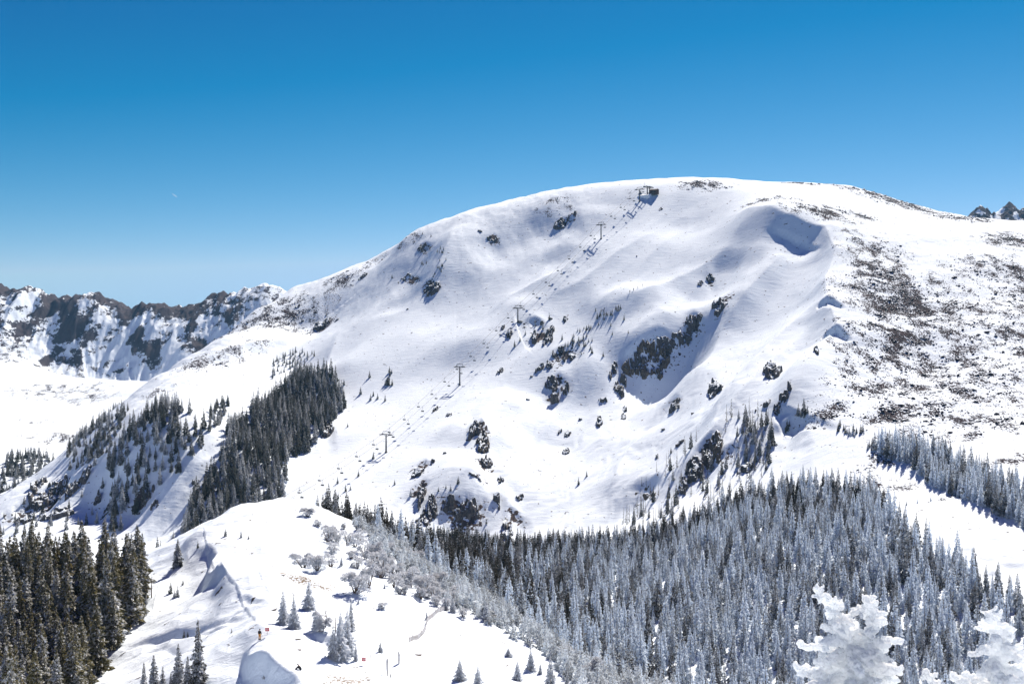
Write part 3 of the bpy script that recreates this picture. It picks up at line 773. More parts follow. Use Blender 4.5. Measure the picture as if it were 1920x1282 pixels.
# sparse thin trees climbing the cliffs at the right of the bowl
pts = scatter([(1155, 985), (1165, 935), (1230, 885), (1300, 830), (1385, 770), (1450, 790), (1440, 890), (1340, 945), (1240, 985)], 480, 800, 6.0, 41, 12000, lambda px, py, d: gn((px-CX)/F*d/13, d/13, 310) > .02)
pts += scatter([(1390, 800), (1447, 795), (1445, 870), (1400, 885)], 480, 800, 3.4, 42, 12000)
print('cliff trees', len(pts))
for k, (x, y, z, px, py) in enumerate(pts[:150]):
    place_tree(K_snag if k % 3 else K_slope, 'thin_spruce', (x, y, z), random.uniform(6, 12), k, 'thin spruce clinging to the rocky rib right of the bowl, above the wood', 'spruce', 'thin spruces on the rocky rib', parts=False)

# dark stands on the left slopes
S1 = [(555, 700), (620, 702), (650, 760), (608, 812), (575, 850), (540, 858), (530, 935), (500, 958), (425, 985), (340, 1020), (365, 935), (410, 880), (425, 815), (487, 760), (527, 738)]
S2 = [(304, 758), (350, 772), (385, 782), (381, 845), (345, 880), (290, 915), (250, 985), (208, 1000), (195, 905), (203, 855), (251, 798)]
S2b = [(395, 775), (420, 752), (430, 757), (412, 800), (392, 812)]
S3 = [(243, 762), (223, 825), (178, 875), (134, 885), (118, 862), (154, 805), (203, 785)]
S4 = [(512, 680), (545, 662), (600, 655), (590, 668), (543, 692), (507, 712)]
slope = []; k = 0
def nkeep(thr, sd): return lambda px, py, d: gn((px-CX)/F*d/20, d/20, sd) > thr
for poly, d0, d1, spc, thr, cap, hr, lab, grp in (
    (S1, 520, 1250, 3.6, -.8, 620, (10, 16), 'dark tall spruce in the big stand on the left flank of the mountain', 'spruces of the big stand on the left flank'),
    (S2, 520, 1250, 3.3, -.5, 600, (8, 15), 'dark spruce in the loose stand between two snow chutes on the left slopes', 'spruces of the loose stand between the chutes'),
    (S2b, 520, 1250, 5.0, -.9, 60, (6, 10), 'dark spruce in the narrow row beside the snow chute at the left', 'spruces of the narrow row by the chute'),
    (S3, 520, 1250, 3.8, -.45, 380, (6, 12), 'dark spruce scattered along the far left spur above the basin', 'spruces on the far left spur'),
    (S4, 520, 1250, 5.0, -.2, 60, (3, 7), 'small dark spruce of the little clump above the big left stand', 'small spruces above the big stand'),
    ([(0, 960), (60, 925), (150, 890), (260, 920), (240, 985), (100, 1000), (0, 1010)], 560, 860, 12, -2, 34, (4, 9), 'lone dark spruce on the shaded left slopes behind the foreground stand', 'lone spruces low on the left slopes'),
    ([(345, 1010), (400, 985), (450, 960), (480, 975), (380, 1040), (330, 1050), (290, 1040)], 520, 700, 6, -2, 30, (6, 10), 'dark spruce just behind the edge of the near snow ridge', 'spruces behind the near ridge'),
    ([(12, 862), (60, 855), (101, 862), (85, 898), (40, 918), (12, 885)], 880, 1300, 6.5, -2, 150, (9, 14), 'tiny far spruce in the bluish wood on the floor of the left basin', 'spruces of the far basin wood'),
    ([(0, 880), (30, 905), (20, 950), (0, 960)], 800, 1250, 12, -2, 20, (9, 13), 'tiny far spruce in the bluish wood on the floor of the left basin', 'spruces of the far basin wood')):
    pp = scatter(poly, d0, d1, spc, 50+k, 40000, nkeep(thr, 320+k)); print('stand', k, len(pp)); k += 1
    for q, (x, y, z, px, py) in enumerate(pp[:cap]):
        h = random.uniform(*hr); slope.append((h/y, x, y, z, h, q % 6, lab, grp))
slope.sort(key=lambda t: -t[0]); sprot = {}
for k, (_, x, y, z, h, i, lab, grp) in enumerate(slope[:300]):
    o = place_tree(K_slope, 'slope_spruce', (x, y, z), h, i, lab, 'spruce', grp, parts=False); sprot.setdefault(i, o)
instanced('slope_wood', [(x, y, z, h, i) for (_, x, y, z, h, i, lab, grp) in slope[300:]], [sprot[i] for i in range(6)], 'smaller dark spruces scattered through the stands on the left slopes', 'wood')

# foreground stand at the lower left
LP = [(-170, 1112), (60, 1112), (262, 1100), (262, 1135), (240, 1185), (205, 1240), (160, 1300), (60, 1440), (-170, 1440)]
lp = scatter(LP, 165, 345, 4.6, 71, 20000, lambda px, py, d: (px < 80) | (px > 105+.0*d) | (d > 215))
lp.sort(key=lambda p: p[1]); print('left stand', len(lp))
for q, (x, y, z, px, py) in enumerate(lp[:230]):
    place_tree(K_stand, 'tall_spruce', (x, y, z), random.uniform(14, 19.5)*(1 if y > 225 else .85), q, 'tall olive-green spruce with a light dusting of frost in the lower left stand', 'spruce', 'tall spruces of the lower left stand')

# pale frosted young trees and shrubs along the right edge of the near ridge
EB = [(660, 985), (690, 1005), (700, 1040), (750, 1078), (810, 1120), (880, 1152), (940, 1185), (1030, 1235), (1080, 1290), (1100, 1400), (1560, 1400), (1400, 1330), (1290, 1280), (1150, 1205), (1000, 1135), (860, 1068), (735, 1000), (690, 975)]
eb = scatter(EB, 140, 400, 2.9, 81, 60000, lambda px, py, d: d < dedge(px)+26)
eb.sort(key=lambda p: p[1]); print('edge', len(eb))
yprot = {}; yl = [(x, y, z, random.uniform(2.4, 5.6), q % 5) for q, (x, y, z, px, py) in enumerate(eb)]
yl.sort(key=lambda t: -t[3]/t[1])
for x, y, z, h, i in yl[:300]:
    o = place_tree(K_young, 'young_frosted_fir', (x, y, z), h, i, 'small white frost-coated fir in the band along the right edge of the near ridge', 'fir', 'young frosted firs along the ridge edge', parts=False, w=.95); yprot.setdefault(i, o)
if len(yl) > 300: instanced('frosted_thicket', yl[300:], [yprot[i] for i in range(5)], 'pale frost-coated young firs filling out the band along the near ridge edge', 'thicket')
# ------------------------------------------------------------------ rocks
def mat_rock(name, c1, c2, snow_lo=.68, snow_hi=.80):
    m, t = newmat(name); tc = t.new('ShaderNodeTexCoord').outputs['Object']; pos = t.new('ShaderNodeNewGeometry')
    n = t.noise(tc, 1.1, 5, .7); n2 = t.noise(tc, .35, 3, .6)
    c = t.mix(t.mapr(t.math('ADD', t.math('MULTIPLY', n, .6), t.math('MULTIPLY', n2, .4)), .4, .6), c1, c2)
    nz = t.new('ShaderNodeSeparateXYZ', inp={0: pos.outputs['Normal']}).outputs['Z']
    sn = t.mapr(t.math('ADD', nz, t.math('MULTIPLY', t.math('SUBTRACT', n, .5), .5)), snow_lo, snow_hi)
    b = t.new('ShaderNodeBump', inp={'Strength': .8, 'Distance': .6, 'Height': n}).outputs[0]
    t.out(t.mix(sn, c, SNOW), .95, b, .04); return m
M_rock = mat_rock('grey_rock', (.06, .06, .068), (.17, .155, .14))
M_rockb = mat_rock('ochre_rock', (.05, .047, .048), (.19, .155, .115), .68, .80)
_ico = {}
def ico(sub):
    if sub not in _ico:
        bm = bmesh.new(); bmesh.ops.create_icosphere(bm, subdivisions=sub, radius=1)
        _ico[sub] = (np.array([v.co[:] for v in bm.verts]), np.array([[v.index for v in f.verts] for f in bm.faces])); bm.free()
    return _ico[sub]
def boulder(seed, size, sub=3, planes=10):
    r = np.random.default_rng(seed); V, Fc = ico(sub)
    nrm = r.normal(size=(planes, 3)); nrm /= np.linalg.norm(nrm, axis=1)[:, None]
    dk = r.uniform(.55, 1.0, planes)
    dt = V@nrm.T; rad = np.where(dt > .05, dk/np.maximum(dt, .05), 9).min(1); rad = np.minimum(rad, 1.25)
    rad *= 1+.22*gn(V[:, 0]*3+seed, V[:, 1]*3+V[:, 2]*2.3, seed)+.10*gn(V[:, 0]*8+seed, V[:, 2]*8+V[:, 1]*5, seed+1)
    return V*rad[:, None]*np.array(size), Fc
def outcrop(px, py, w, h, n, seed, mat, name='rock_outcrop', dmin=470):
    """broken ledges bedded in the slope: a sheet that follows the ground and steps up in blocks; w,h = seen size in photo px"""
    p = hit(px, py, dmin); d = p.y; m = d/F; r = np.random.default_rng(seed)
    W_, H_ = w*m*1.12, h*m*1.1
    if n == 1:
        V, Fc = boulder(seed, (W_*.5, W_*.5, H_*.55), 4, 12); V = V+np.array([0, 0, H_*.12])
        p = hit(px, py+h*.25, dmin)
        return link(name, mesh_np(name, V, [Fc], [mat]), None, p)
    slp = (zat(np.array([px*1.0]), np.array([d+4.]))[0]-zat(np.array([px*1.0]), np.array([d-4.]))[0])/8; DL = H_/min(max(slp-p.z/d, .5), 1.3); step = max(.28, min(.55, W_/26)); nx = int(W_*1.3/step)+4; ny = int(DL*1.3/step)+4
    gx, gy = np.meshgrid(np.linspace(-.65, .65, nx)*W_, np.linspace(-.65, .65, ny)*DL)
    wx = gx+p.x; wy = gy+d; gz = zat(CX+F*wx/wy, wy)
    gs = gx-.28*gy*min(1, W_/DL); rr = (gs/(W_*.48))**2+(gy/(DL*.55))**2
    rr = rr+1.0*fbm(wx/(W_*.33), wy/(DL*.33), 3, seed)
    k = int(6+n*(3.2 if n < 12 else 6)); sx = r.uniform(-.6, .6, k)*W_; sy = r.uniform(-.6, .6, k)*DL
    jx = gx+.16*W_/n**.5*gn(wx/1.7, wy/1.7, seed+3)*2; jy = gy+.2*DL/n**.5*gn(wx/1.9, wy/1.9, seed+4)*2
    dd = (jx[..., None]-sx)**2*1.7+((jy[..., None]-sy)*.75)**2; idx = dd.argmin(-1)
    A = min(.55*H_, 1.2+.34*H_, 4.6)
    hgt = r.uniform(.15, 1.0, k)*A; tx_ = r.normal(0, .22, k); ty_ = r.normal(.18, .22, k); keep_ = r.random(k) > .34
    blk = hgt[idx]+tx_[idx]*(gx-sx[idx])+ty_[idx]*(gy-sy[idx])
    env = 1-sst(.45, 1.0, rr)
    z = np.where(keep_[idx], blk, -.6*A)*np.where(env > 0.02, .35+.65*env, 0) - (1-sst(.0, .35, env))*A*.9
    z += .22*ridged(wx/1.3, wy/1.3, 3, seed+9)*step*2
    z = np.clip(z, -1.0*A-.5, None)
    ox = .35*step*gn(wx*3, wy*3, seed+11); V = np.stack([gx+ox, gy, gz+z-p.z-.12], -1).reshape(-1, 3)
    i = np.arange(ny-1)[:, None]*nx; j = np.arange(nx-1)[None]; a = (i+j).ravel()
    zz = (z.reshape(-1)); f = np.stack([a, a+1, a+nx+1, a+nx], 1); up = zz[f].max(1) > -.05; f = f[up]
    used = np.unique(f); mp = np.full(len(V), -1); mp[used] = np.arange(len(used)); f = mp[f]; V = V[used]
    # keep the largest connected piece so that it is one rock
    par = np.arange(len(V))
    for _ in range(60):
        mn = par[f].min(1); new = par.copy(); np.minimum.at(new, f.ravel(), np.repeat(mn, 4))
        if (new == par).all(): break
        par = new
    lab_, cnt = np.unique(par, return_counts=True); kf = (par == lab_[cnt.argmax()])[f[:, 0]]; f = f[kf]
    used = np.unique(f); mp = np.full(len(V), -1); mp[used] = np.arange(len(used)); f = mp[f]; V = V[used]
    return link(name, mesh_np(name, V, [f], [mat]), None, p)
# px, py, w, h, pieces, ochre?, label (None -> shared label of its region)
MID, LOW, UP, RIB, LFT = 'middle', 'lower', 'upper', 'rib', 'left'
RG = {MID: ('small dark rock mid-bowl between the lift line and the long rock band', 'small rocks in the middle of the bowl'),
      LOW: ('dark snow-capped rock low in the bowl above the tree tops', 'rocks low in the bowl'),
      UP: ('dark rock poking through snow near the upper left skyline of the mountain', 'rocks near the upper left skyline'),
      RIB: ('dark rock step on the steep right edge of the bowl below the cornices', 'rocks on the right edge of the bowl'),
      LFT: ('dark rock showing through snow on the shaded left slopes', 'rocks on the left slopes')}
rocks = [
 (1218,664,44,26,8,1,'ochre and grey cliff forming the middle of the long broken rock band'),
 (1196,682,26,24,6,0,'dark block left of the middle of the long broken rock band'),
 (1243,676,28,34,7,1,'ochre cliff just right of the middle of the long broken rock band'),
 (1250,648,34,20,6,0,'upper dark ledge on the long broken rock band'),
 (1278,640,34,22,7,0,'dark serrated ledge at the right end of the long broken rock band'),
 (1294,610,24,32,6,0,'dark rock knob at the top of the long broken rock band'),
 (1311,598,14,14,3,0,'small dark rock beside the top knob of the broken band'),
 (1177,694,22,20,2,1,'rounded ochre boulder at the left end of the long rock band'),
 (1203,700,26,24,5,1,'hanging ochre buttress below the middle of the long rock band'),
 (1231,702,22,20,3,1,'hanging ochre buttress below the right half of the long rock band'),
 (1169,716,12,22,3,0,MID),(1157,728,12,14,3,0,MID),(1165,738,12,20,2,0,MID),(1152,693,10,18,3,0,MID),(1133,750,18,10,4,0,MID),(1172,768,8,10,2,0,MID),(1169,782,10,10,3,0,MID),(1145,706,6,12,2,0,MID),
 (1040,747,18,22,1,0,'single round dark boulder standing out below the middle rock cluster'),
 (1062,730,12,16,3,0,MID),(1034,722,22,34,9,0,MID),(1071,671,16,12,3,0,MID),(1054,682,14,14,4,0,MID),(1030,686,14,14,4,0,MID),(1012,692,16,12,4,0,MID),(996,705,5,4,1,0,MID),(1051,655,10,8,2,0,MID),(1039,666,8,10,2,0,MID),
 (1029,632,24,36,12,0,'jagged dark cliff right of the third lift tower'),(1003,634,12,26,5,0,MID),(1060,600,10,8,3,0,MID),(984,612,10,8,2,0,MID),(941,616,10,7,2,0,MID),(955,628,10,18,4,0,MID),(1017,606,6,8,1,0,MID),(1033,597,6,5,1,0,MID),(975,603,8,6,1,0,'dark block at the foot of the third lift tower'),
 (937,697,12,10,4,0,MID),(989,748,7,4,1,0,MID),(1089,785,6,5,1,0,MID),
 (889,812,22,28,10,0,'upper of the two dark crags in the lower middle of the bowl'),(905,835,32,34,16,1,'lower and larger of the two dark crags in the lower middle of the bowl'),(914,870,20,16,7,0,LOW),
 (783,887,22,14,6,0,LOW),(808,868,14,12,4,0,LOW),(1050,811,7,10,2,0,LOW),(1064,814,12,10,3,0,LOW),(1061,849,14,10,4,0,LOW),(1124,794,12,14,3,0,LOW),(833,849,6,5,1,0,LOW),(817,768,10,10,4,0,MID),(843,777,12,8,5,0,MID),
 (791,924,18,42,9,0,'tall narrow dark crag low at the left of the bowl'),(807,958,26,40,12,0,LOW),(842,951,26,26,9,0,LOW),(881,953,34,30,10,0,LOW),(930,946,16,26,2,0,'solitary dark block above the tree tops low in the bowl'),(939,900,12,9,3,0,LOW),(975,933,14,10,4,0,LOW),(889,893,34,10,8,0,LOW),(948,985,12,18,4,0,LOW),(952,1003,24,22,6,0,LOW),(895,968,12,12,4,0,LOW),(795,975,26,20,8,0,LOW),(862,965,16,24,6,0,LOW),
 (1265,764,22,24,9,0,RIB),(1347,575,30,24,9,0,'wind-scoured ribbed rock patch high on the right of the bowl'),(1333,524,18,10,5,0,RIB),(1313,532,12,8,4,0,RIB),(1448,700,34,30,11,0,'dark jagged crag under the right crest of the bowl'),(1478,722,10,20,4,0,RIB),(1340,732,28,26,7,0,RIB),(1438,756,16,14,4,0,RIB),(1456,768,14,18,5,0,RIB),(1470,745,18,18,5,0,RIB),(1531,659,9,13,2,1,'small reddish rock standing alone on the snow crest'),(1274,834,14,12,5,0,RIB),(1243,805,6,5,1,0,RIB),(1298,775,6,5,1,0,RIB),(1417,770,3,5,1,1,RIB),(1232,857,5,10,2,0,RIB),
 (1340,850,42,44,16,1,'ochre cliff among thin trees right of the bowl'),(1305,885,34,40,14,0,'grey cliff step below the ochre cliff on the treed rib'),(1214,930,14,13,1,1,'left and larger of two ochre boulders at the lower right of the bowl'),(1226,926,11,11,1,1,'right and smaller of two ochre boulders at the lower right of the bowl'),(1280,915,22,24,8,0,RIB),(1400,880,30,20,8,0,RIB),
 (1075,404,18,10,5,0,UP),(1050,423,22,16,6,0,UP),(923,449,20,8,5,0,UP),(762,521,22,8,6,0,UP),(812,545,30,18,9,0,UP),(769,578,14,5,3,0,UP),(603,610,30,14,9,0,UP),(790,466,14,10,4,0,UP),(778,455,8,4,2,0,UP),(900,434,10,5,2,0,UP),(632,600,8,5,2,0,UP),(558,575,10,5,3,0,UP),(680,520,14,8,5,0,UP),(566,603,7,5,2,0,UP),(1194,480,3,3,1,0,UP),
 (612,813,24,20,8,0,'dark crag at the lower right corner of the big left stand'),(95,936,74,40,30,0,'broad snow-laced cliff in the blue shade at the far left'),(70,912,26,22,8,0,LFT),(146,908,38,30,14,0,LFT),(278,925,28,30,12,0,LFT),(361,906,18,8,4,0,LFT),(290,950,14,14,5,0,LFT),(200,960,16,14,5,0,LFT),(185,935,14,20,5,0,LFT),(640,968,8,6,2,0,LFT),(105,965,60,16,12,0,LFT),(45,980,30,16,8,0,LFT),
 (1200,362,6,3,1,0,UP),(1238,393,8,4,2,0,'tiny dark rock on smooth snow just below the top lift station'),
]
for i, (px, py, w_, h_, n_, oc, lab) in enumerate(rocks):
    o = outcrop(px, py, w_, h_, n_, 500+i, M_rockb if oc else M_rock)
    if lab in RG: tag(o, RG[lab][0], 'rock', RG[lab][1])
    else: tag(o, lab, 'rock')

# loose stones of the scree slopes: uncountable, one object
def scree_stuff():
    n = 260000; px = rng.uniform(340, 2050, n); d = np.sqrt(rng.uniform(540**2, 1260**2, n))
    u = (px-CX)/F; v = np.log(d)
    j = np.clip(np.searchsorted(us, u), 0, NU-1); i = np.clip(np.searchsorted(vs, v), 0, NV-1)
    s = SCREE[i, j]; x = u*d; y = d
    cl_ = fbm(x/9, y/9, 3, 210)
    k = (s > .12) & (rng.random(n) < np.clip(s*1.4*sst(-.25, .3, cl_+.35*(s-.6)), 0, 1)*.8)
    x, y, px, d = x[k], y[k], px[k], d[k]; z = zat(px, d); n = len(x); print('stones', n)
    sz = rng.lognormal(-.5, .42, n).clip(.2, 2.1)
    base = np.array([[1, 0, 0], [-1, 0, 0], [0, 1, 0], [0, -1, 0], [0, 0, 1], [0, 0, -1.]]); fc = np.array([[0, 2, 4], [2, 1, 4], [1, 3, 4], [3, 0, 4], [2, 0, 5], [1, 2, 5], [3, 1, 5], [0, 3, 5]])
    a = rng.uniform(0, 6.28, n); V = base[None]*rng.uniform(.5, 1.3, (n, 6, 1)); V = V+rng.normal(0, .18, V.shape)
    V *= (sz[:, None]*rng.uniform(.6, 1.3, (n, 3)))[:, None, :]
    c, s2 = np.cos(a)[:, None], np.sin(a)[:, None]; V = np.stack([V[..., 0]*c-V[..., 1]*s2, V[..., 0]*s2+V[..., 1]*c, V[..., 2]*.8], -1)
    V += np.stack([x, y, z+sz*.1], -1)[:, None, :]
    Fc = (fc[None]+np.arange(n)[:, None, None]*6).reshape(-1, 3)
    m = mat_rock('brown_stones', (.024, .022, .028), (.065, .048, .052), .8, 1.0)
    return tag(link('scree', mesh_np('scree', V.reshape(-1, 3), [Fc], [m])), 'dark brown loose stones poking through thin snow on the wind-scoured slopes', 'scree', None, 'stuff')
scree_stuff()

# ------------------------------------------------------------------ single small trees dotted over the mountain
SMALL = {
 'bowl': ('small dark wind-bent tree dotted on the open snow of the bowl', 'small trees dotted on the open bowl'),
 'clump': ('tiny dark tree in the scattered line left of the lift line', 'tiny trees left of the lift line'),
 'top': ('tiny dark tree near the upper left skyline above the bowl', 'tiny trees near the skyline'),
 'knoll': ('small spruce on the white knoll above the dense wood', 'small spruces on the white knoll')}
def small(pts, key, hpx, kind=None, dm=470):
    for q, (px, py) in enumerate(pts):
        p = hit(px, py, dm); h = hpx*p.y/F*random.uniform(.7, 1.3)
        place_tree(kind or K_slope, 'small_spruce', p, h, random.randrange(4), SMALL[key][0], 'tree', SMALL[key][1], parts=False, w=1.15)
def cloud(px, py, w_, h_, n, slant=0):
    r = np.random.default_rng(int(px*7+py)); o = []
    for _ in range(n):
        a, b = r.normal(0, .4, 2); o.append((px+a*w_+b*h_*slant, py+b*h_))
    return o
small([(1002,628),(1004,612),(1018,618),(985,628),(975,640),(965,650),(1120,598),(1122,610),(1145,612),(1170,600),(1178,625),(1148,628),(1131,668),(1054,637),(1055,660),(1073,640),(1076,632),(1110,640),(1107,655),(1110,662),(1090,665),(1095,650),(1065,650),(1070,645),(1085,640),(1094,635),(1100,632),(1030,600),(1003,606)], 'bowl', 11)
small(cloud(1085,645,24,12,14,-1)+cloud(1100,618,22,8,8,-1)+cloud(1135,590,26,14,14,-1)+cloud(1165,578,20,8,6), 'bowl', 8)
small(cloud(728,712,8,26,14,-.3)+[(693,708),(708,748),(695,750),(722,752),(676,739),(645,722),(630,738),(652,800),(700,742)], 'clump', 12)
small([(633,906),(657,918),(648,921),(634,935),(740,908),(672,893),(700,860),(770,930),(822,921),(836,916),(845,920),(860,905),(858,908),(938,905),(1100,893),(1085,908),(1258,850),(912,982)], 'bowl', 12)
small(cloud(797,470,12,8,8)+cloud(826,472,10,6,8)+cloud(824,500,12,16,9,-.5)+cloud(796,496,8,4,4)+[(792,440),(808,444),(735,522),(815,515),(812,520)], 'top', 7)
small([(1400,798),(1398,790),(1507,775),(1497,780),(1476,808),(1441,842),(1450,835)], 'knoll', 26)
small([(1495,778),(1503,782),(1508,783),(1510,778),(1514,775),(1572,808),(1575,800),(1585,812),(1582,806),(1592,815),(1600,810),(1606,812),(1614,812),(1618,808),(1480,800),(1473,812),(1630,838),(1636,835),(1627,842),(1634,845)], 'knoll', 15)
small(cloud(1598,815,22,7,14)+[(1720,965),(1745,975),(1765,985),(1700,955),(1680,935)], 'knoll', 9, K_forest)
# ------------------------------------------------------------------ chairlift
M_steel = mat_simple('painted_steel', (.05, .05, .055), (.09, .09, .10), 4, .5, .3)
M_galv = mat_simple('galvanised_steel', (.22, .23, .25), (.34, .35, .37), 4, .45, .6)
M_seat = mat_simple('chair_seat', (.03, .03, .035), (.06, .06, .07), 6, .6)
towers = [(1199, 378, 23), (1127, 448, 27), (971, 604, 27), (862, 722, 36), (724, 848, 34)]
TW = [hit(a, b, 470) for a, b, _ in towers]
hh = [max(9.5, min(14.5, c*t.y/F)) for (_, _, c), t in zip(towers, TW)]
st_p = hit(1216, 364, 470); lowp = Vector((TW[4].x, TW[4].y, 0))+(Vector((TW[4].x-TW[3].x, TW[4].y-TW[3].y, 0)))*1.6
for it in range(20):
    zz = ground(lowp.x, lowp.y)
lowp.z = zz
dirl = (TW[0]-TW[4]); dirl.z = 0; dirl.normalize(); perp = Vector((dirl.y, -dirl.x, 0)); rzl = math.atan2(dirl.y, dirl.x)-math.pi/2
GA = 3.6
tops = []
def make_tower(p, h, lab):
    e = link('lift_tower', None, None, p, rzl); tag(e, lab, 'lift tower', None)
    m = MB().tube([(0, 0, -1.5), (0, 0, h*.5), (0, 0, h)], [.62, .5, .38], 10).tube([(0, 0, -1.5), (0, 0, .5)], [1.0, 1.0], 8)
    link('pole', m.mesh('pole', [M_steel], True), e)
    m = MB().box((0, 0, h), (GA*2+1.0, .55, .55)).box((0, 0, h+1.9), (GA*1.5, .35, .35))
    for s in (-1, 1): m.tube([(s*GA*.9, 0, h), (s*GA*.72, 0, h+1.9)], .15, 5).tube([(s*.5, 0, h-1.6), (s*2.2, 0, h)], .14, 5)
    link('crossarm', m.mesh('crossarm', [M_steel]), e)
    for s in (-1, 1):
        m = MB().box((s*GA, 0, h-.45), (.35, 4.2, .3))
        for k in range(6): m.tube([(s*GA-.14, -1.9+.76*k, h-.2), (s*GA+.14, -1.9+.76*k, h-.2)], .3, 8)
        link('sheave_train', m.mesh('sheave_train', [M_steel]), e)
        link('catwalk', MB().box((s*(GA+.9), 0, h-.55), (.7, 3.6, .12)).tube([(s*(GA+1.2), -1.8, h-.5), (s*(GA+1.2), -1.8, h+.5), (s*(GA+1.2), 1.8, h+.5), (s*(GA+1.2), 1.8, h-.5)], .06, 4).mesh('catwalk', [M_galv]), e)
    m = MB()
    for k in range(int(h*2)): m.box((0, -.72, .5+k*.5), (.45, .06, .06))
    m.box((-.24, -.75, h/2), (.06, .06, h)).box((.24, -.75, h/2), (.06, .06, h))
    link('ladder', m.mesh('ladder', [M_galv]), e)
    return e
labs = ['topmost lift tower standing just below the summit station', 'lift tower on the upper slope, second from the top', 'middle lift tower standing at the lip of the bench above the rock clusters',
        'lift tower on the open lower face with a long shadow reaching down left', 'lowest lift tower, standing above the tree tops at the foot of the bowl']
for p, h, lb in zip(TW, hh, labs): make_tower(p, h, lb); tops.append(p+Vector((0, 0, h-.05)))
# summit station
sb = st_p.copy()
stn = link('lift_station', None, None, sb, rzl); tag(stn, 'dark summit lift station with a raised drive frame at the end of the chair line', 'lift station')
m = MB().box((5.5, 1, 1.6), (8.5, 5.5, 4.6)); link('hut', m.mesh('hut', [mat_simple('dark_timber', (.05, .03, .028), (.10, .06, .05), 3, .8)]), stn)
m = MB().add([(1, -2.2, 3.7), (10, -2.2, 3.7), (10, 4.2, 3.7), (1, 4.2, 3.7), (1, 1, 5.0), (10, 1, 5.0)], [(0, 1, 5, 4), (1, 2, 5), (2, 3, 4, 5), (3, 0, 4), (0, 3, 2, 1)])
link('roof', m.mesh('roof', [mat_simple('roof_tin', (.07, .06, .06), (.12, .10, .10), 3, .6)]), stn)
for k in range(2): link('window', MB().box((3.6+3.4*k, -1.8, 1.9), (1.4, .12, 1.0)).mesh('window', [mat_simple('window_glass', (.02, .03, .04), (.03, .04, .06), 3, .1)]), stn)
link('door', MB().box((5.3, -1.8, 1.1), (1.0, .14, 2.1)).mesh('door', [M_seat]), stn)
for k in range(2): link('mast', MB().box((0, -3+5.5*k, 3.2), (.8, .8, 8.4)).mesh('mast', [M_steel]), stn)
link('drive_frame', MB().box((0, 0, 7.3), (1.1, 12, .7)).box((-3.4, 0, 7.0), (.4, 10, .4)).box((3.4, 0, 7.0), (.4, 10, .4)).box((0, -4.6, 7.0), (7.4, .35, .35)).box((0, 4.8, 7.0), (7.4, .35, .35)).mesh('drive_frame', [M_steel]), stn)
m = MB()
ring = [(GA*math.cos(a), 3.2+GA*math.sin(a), 6.4) for a in np.linspace(0, 6.283, 25)]
m.tube(ring, .16, 5)
for k in range(6): m.tube([(0, 3.2, 6.4), ring[k*4]], .09, 4)
m.tube([(0, 3.2, 6.2), (0, 3.2, 7.4)], .4, 8); link('bullwheel', m.mesh('bullwheel', [M_galv]), stn)
link('snow_ramp', MB().add([(-8, -9, -2.2), (4, -9, -2.2), (4, -2, -.2), (-8, -2, -.2), (-8, -9, -6), (4, -9, -6), (4, -2, -6), (-8, -2, -6)], [(0, 1, 2, 3), (0, 4, 5, 1), (1, 5, 6, 2), (2, 6, 7, 3), (3, 7, 4, 0)]).mesh('snow_ramp', [mat_simple('ramp_snow', SNOW, (.78, .84, .9), 2, .6)]), stn)
endp = sb+Vector((0, 0, 6.6))
path = [endp]+tops+[lowp+Vector((0, 0, 11))]
# summit cairn and mast
q = hit(1208, 350, 470); q.z = ground(q.x, q.y)
e = link('summit_mast', None, None, q); tag(e, 'small dark summit marker on the skyline above the lift station', 'marker')
link('post', MB().tube([(0, 0, -.5), (0, 0, 4.2)], .12, 6).mesh('post', [M_steel]), e)
V_, F_ = boulder(77, (1.5, 1.2, 1.3), 2); link('cairn', mesh_np('cairn', V_, [F_], [M_rock]), e)
# rope: both strands with sag
def rope_pt(a, b, t, side, sag):
    p = a.lerp(b, t)+perp*side*GA; p.z -= sag*4*t*(1-t); return p
m = MB(); strands = {}
for side in (-1, 1):
    pl = []
    for a, b in zip(path[:-1], path[1:]):
        Ld = (b-a).length
        for k in range(8): pl.append(rope_pt(a, b, k/8, side, Ld*Ld/9500))
    pl.append(path[-1]+perp*side*GA); strands[side] = pl; m.tube(pl, .10, 4)
tag(link('haul_rope', m.mesh('haul_rope', [M_steel])), 'thin dark haul rope running down the face from tower to tower', 'cable')
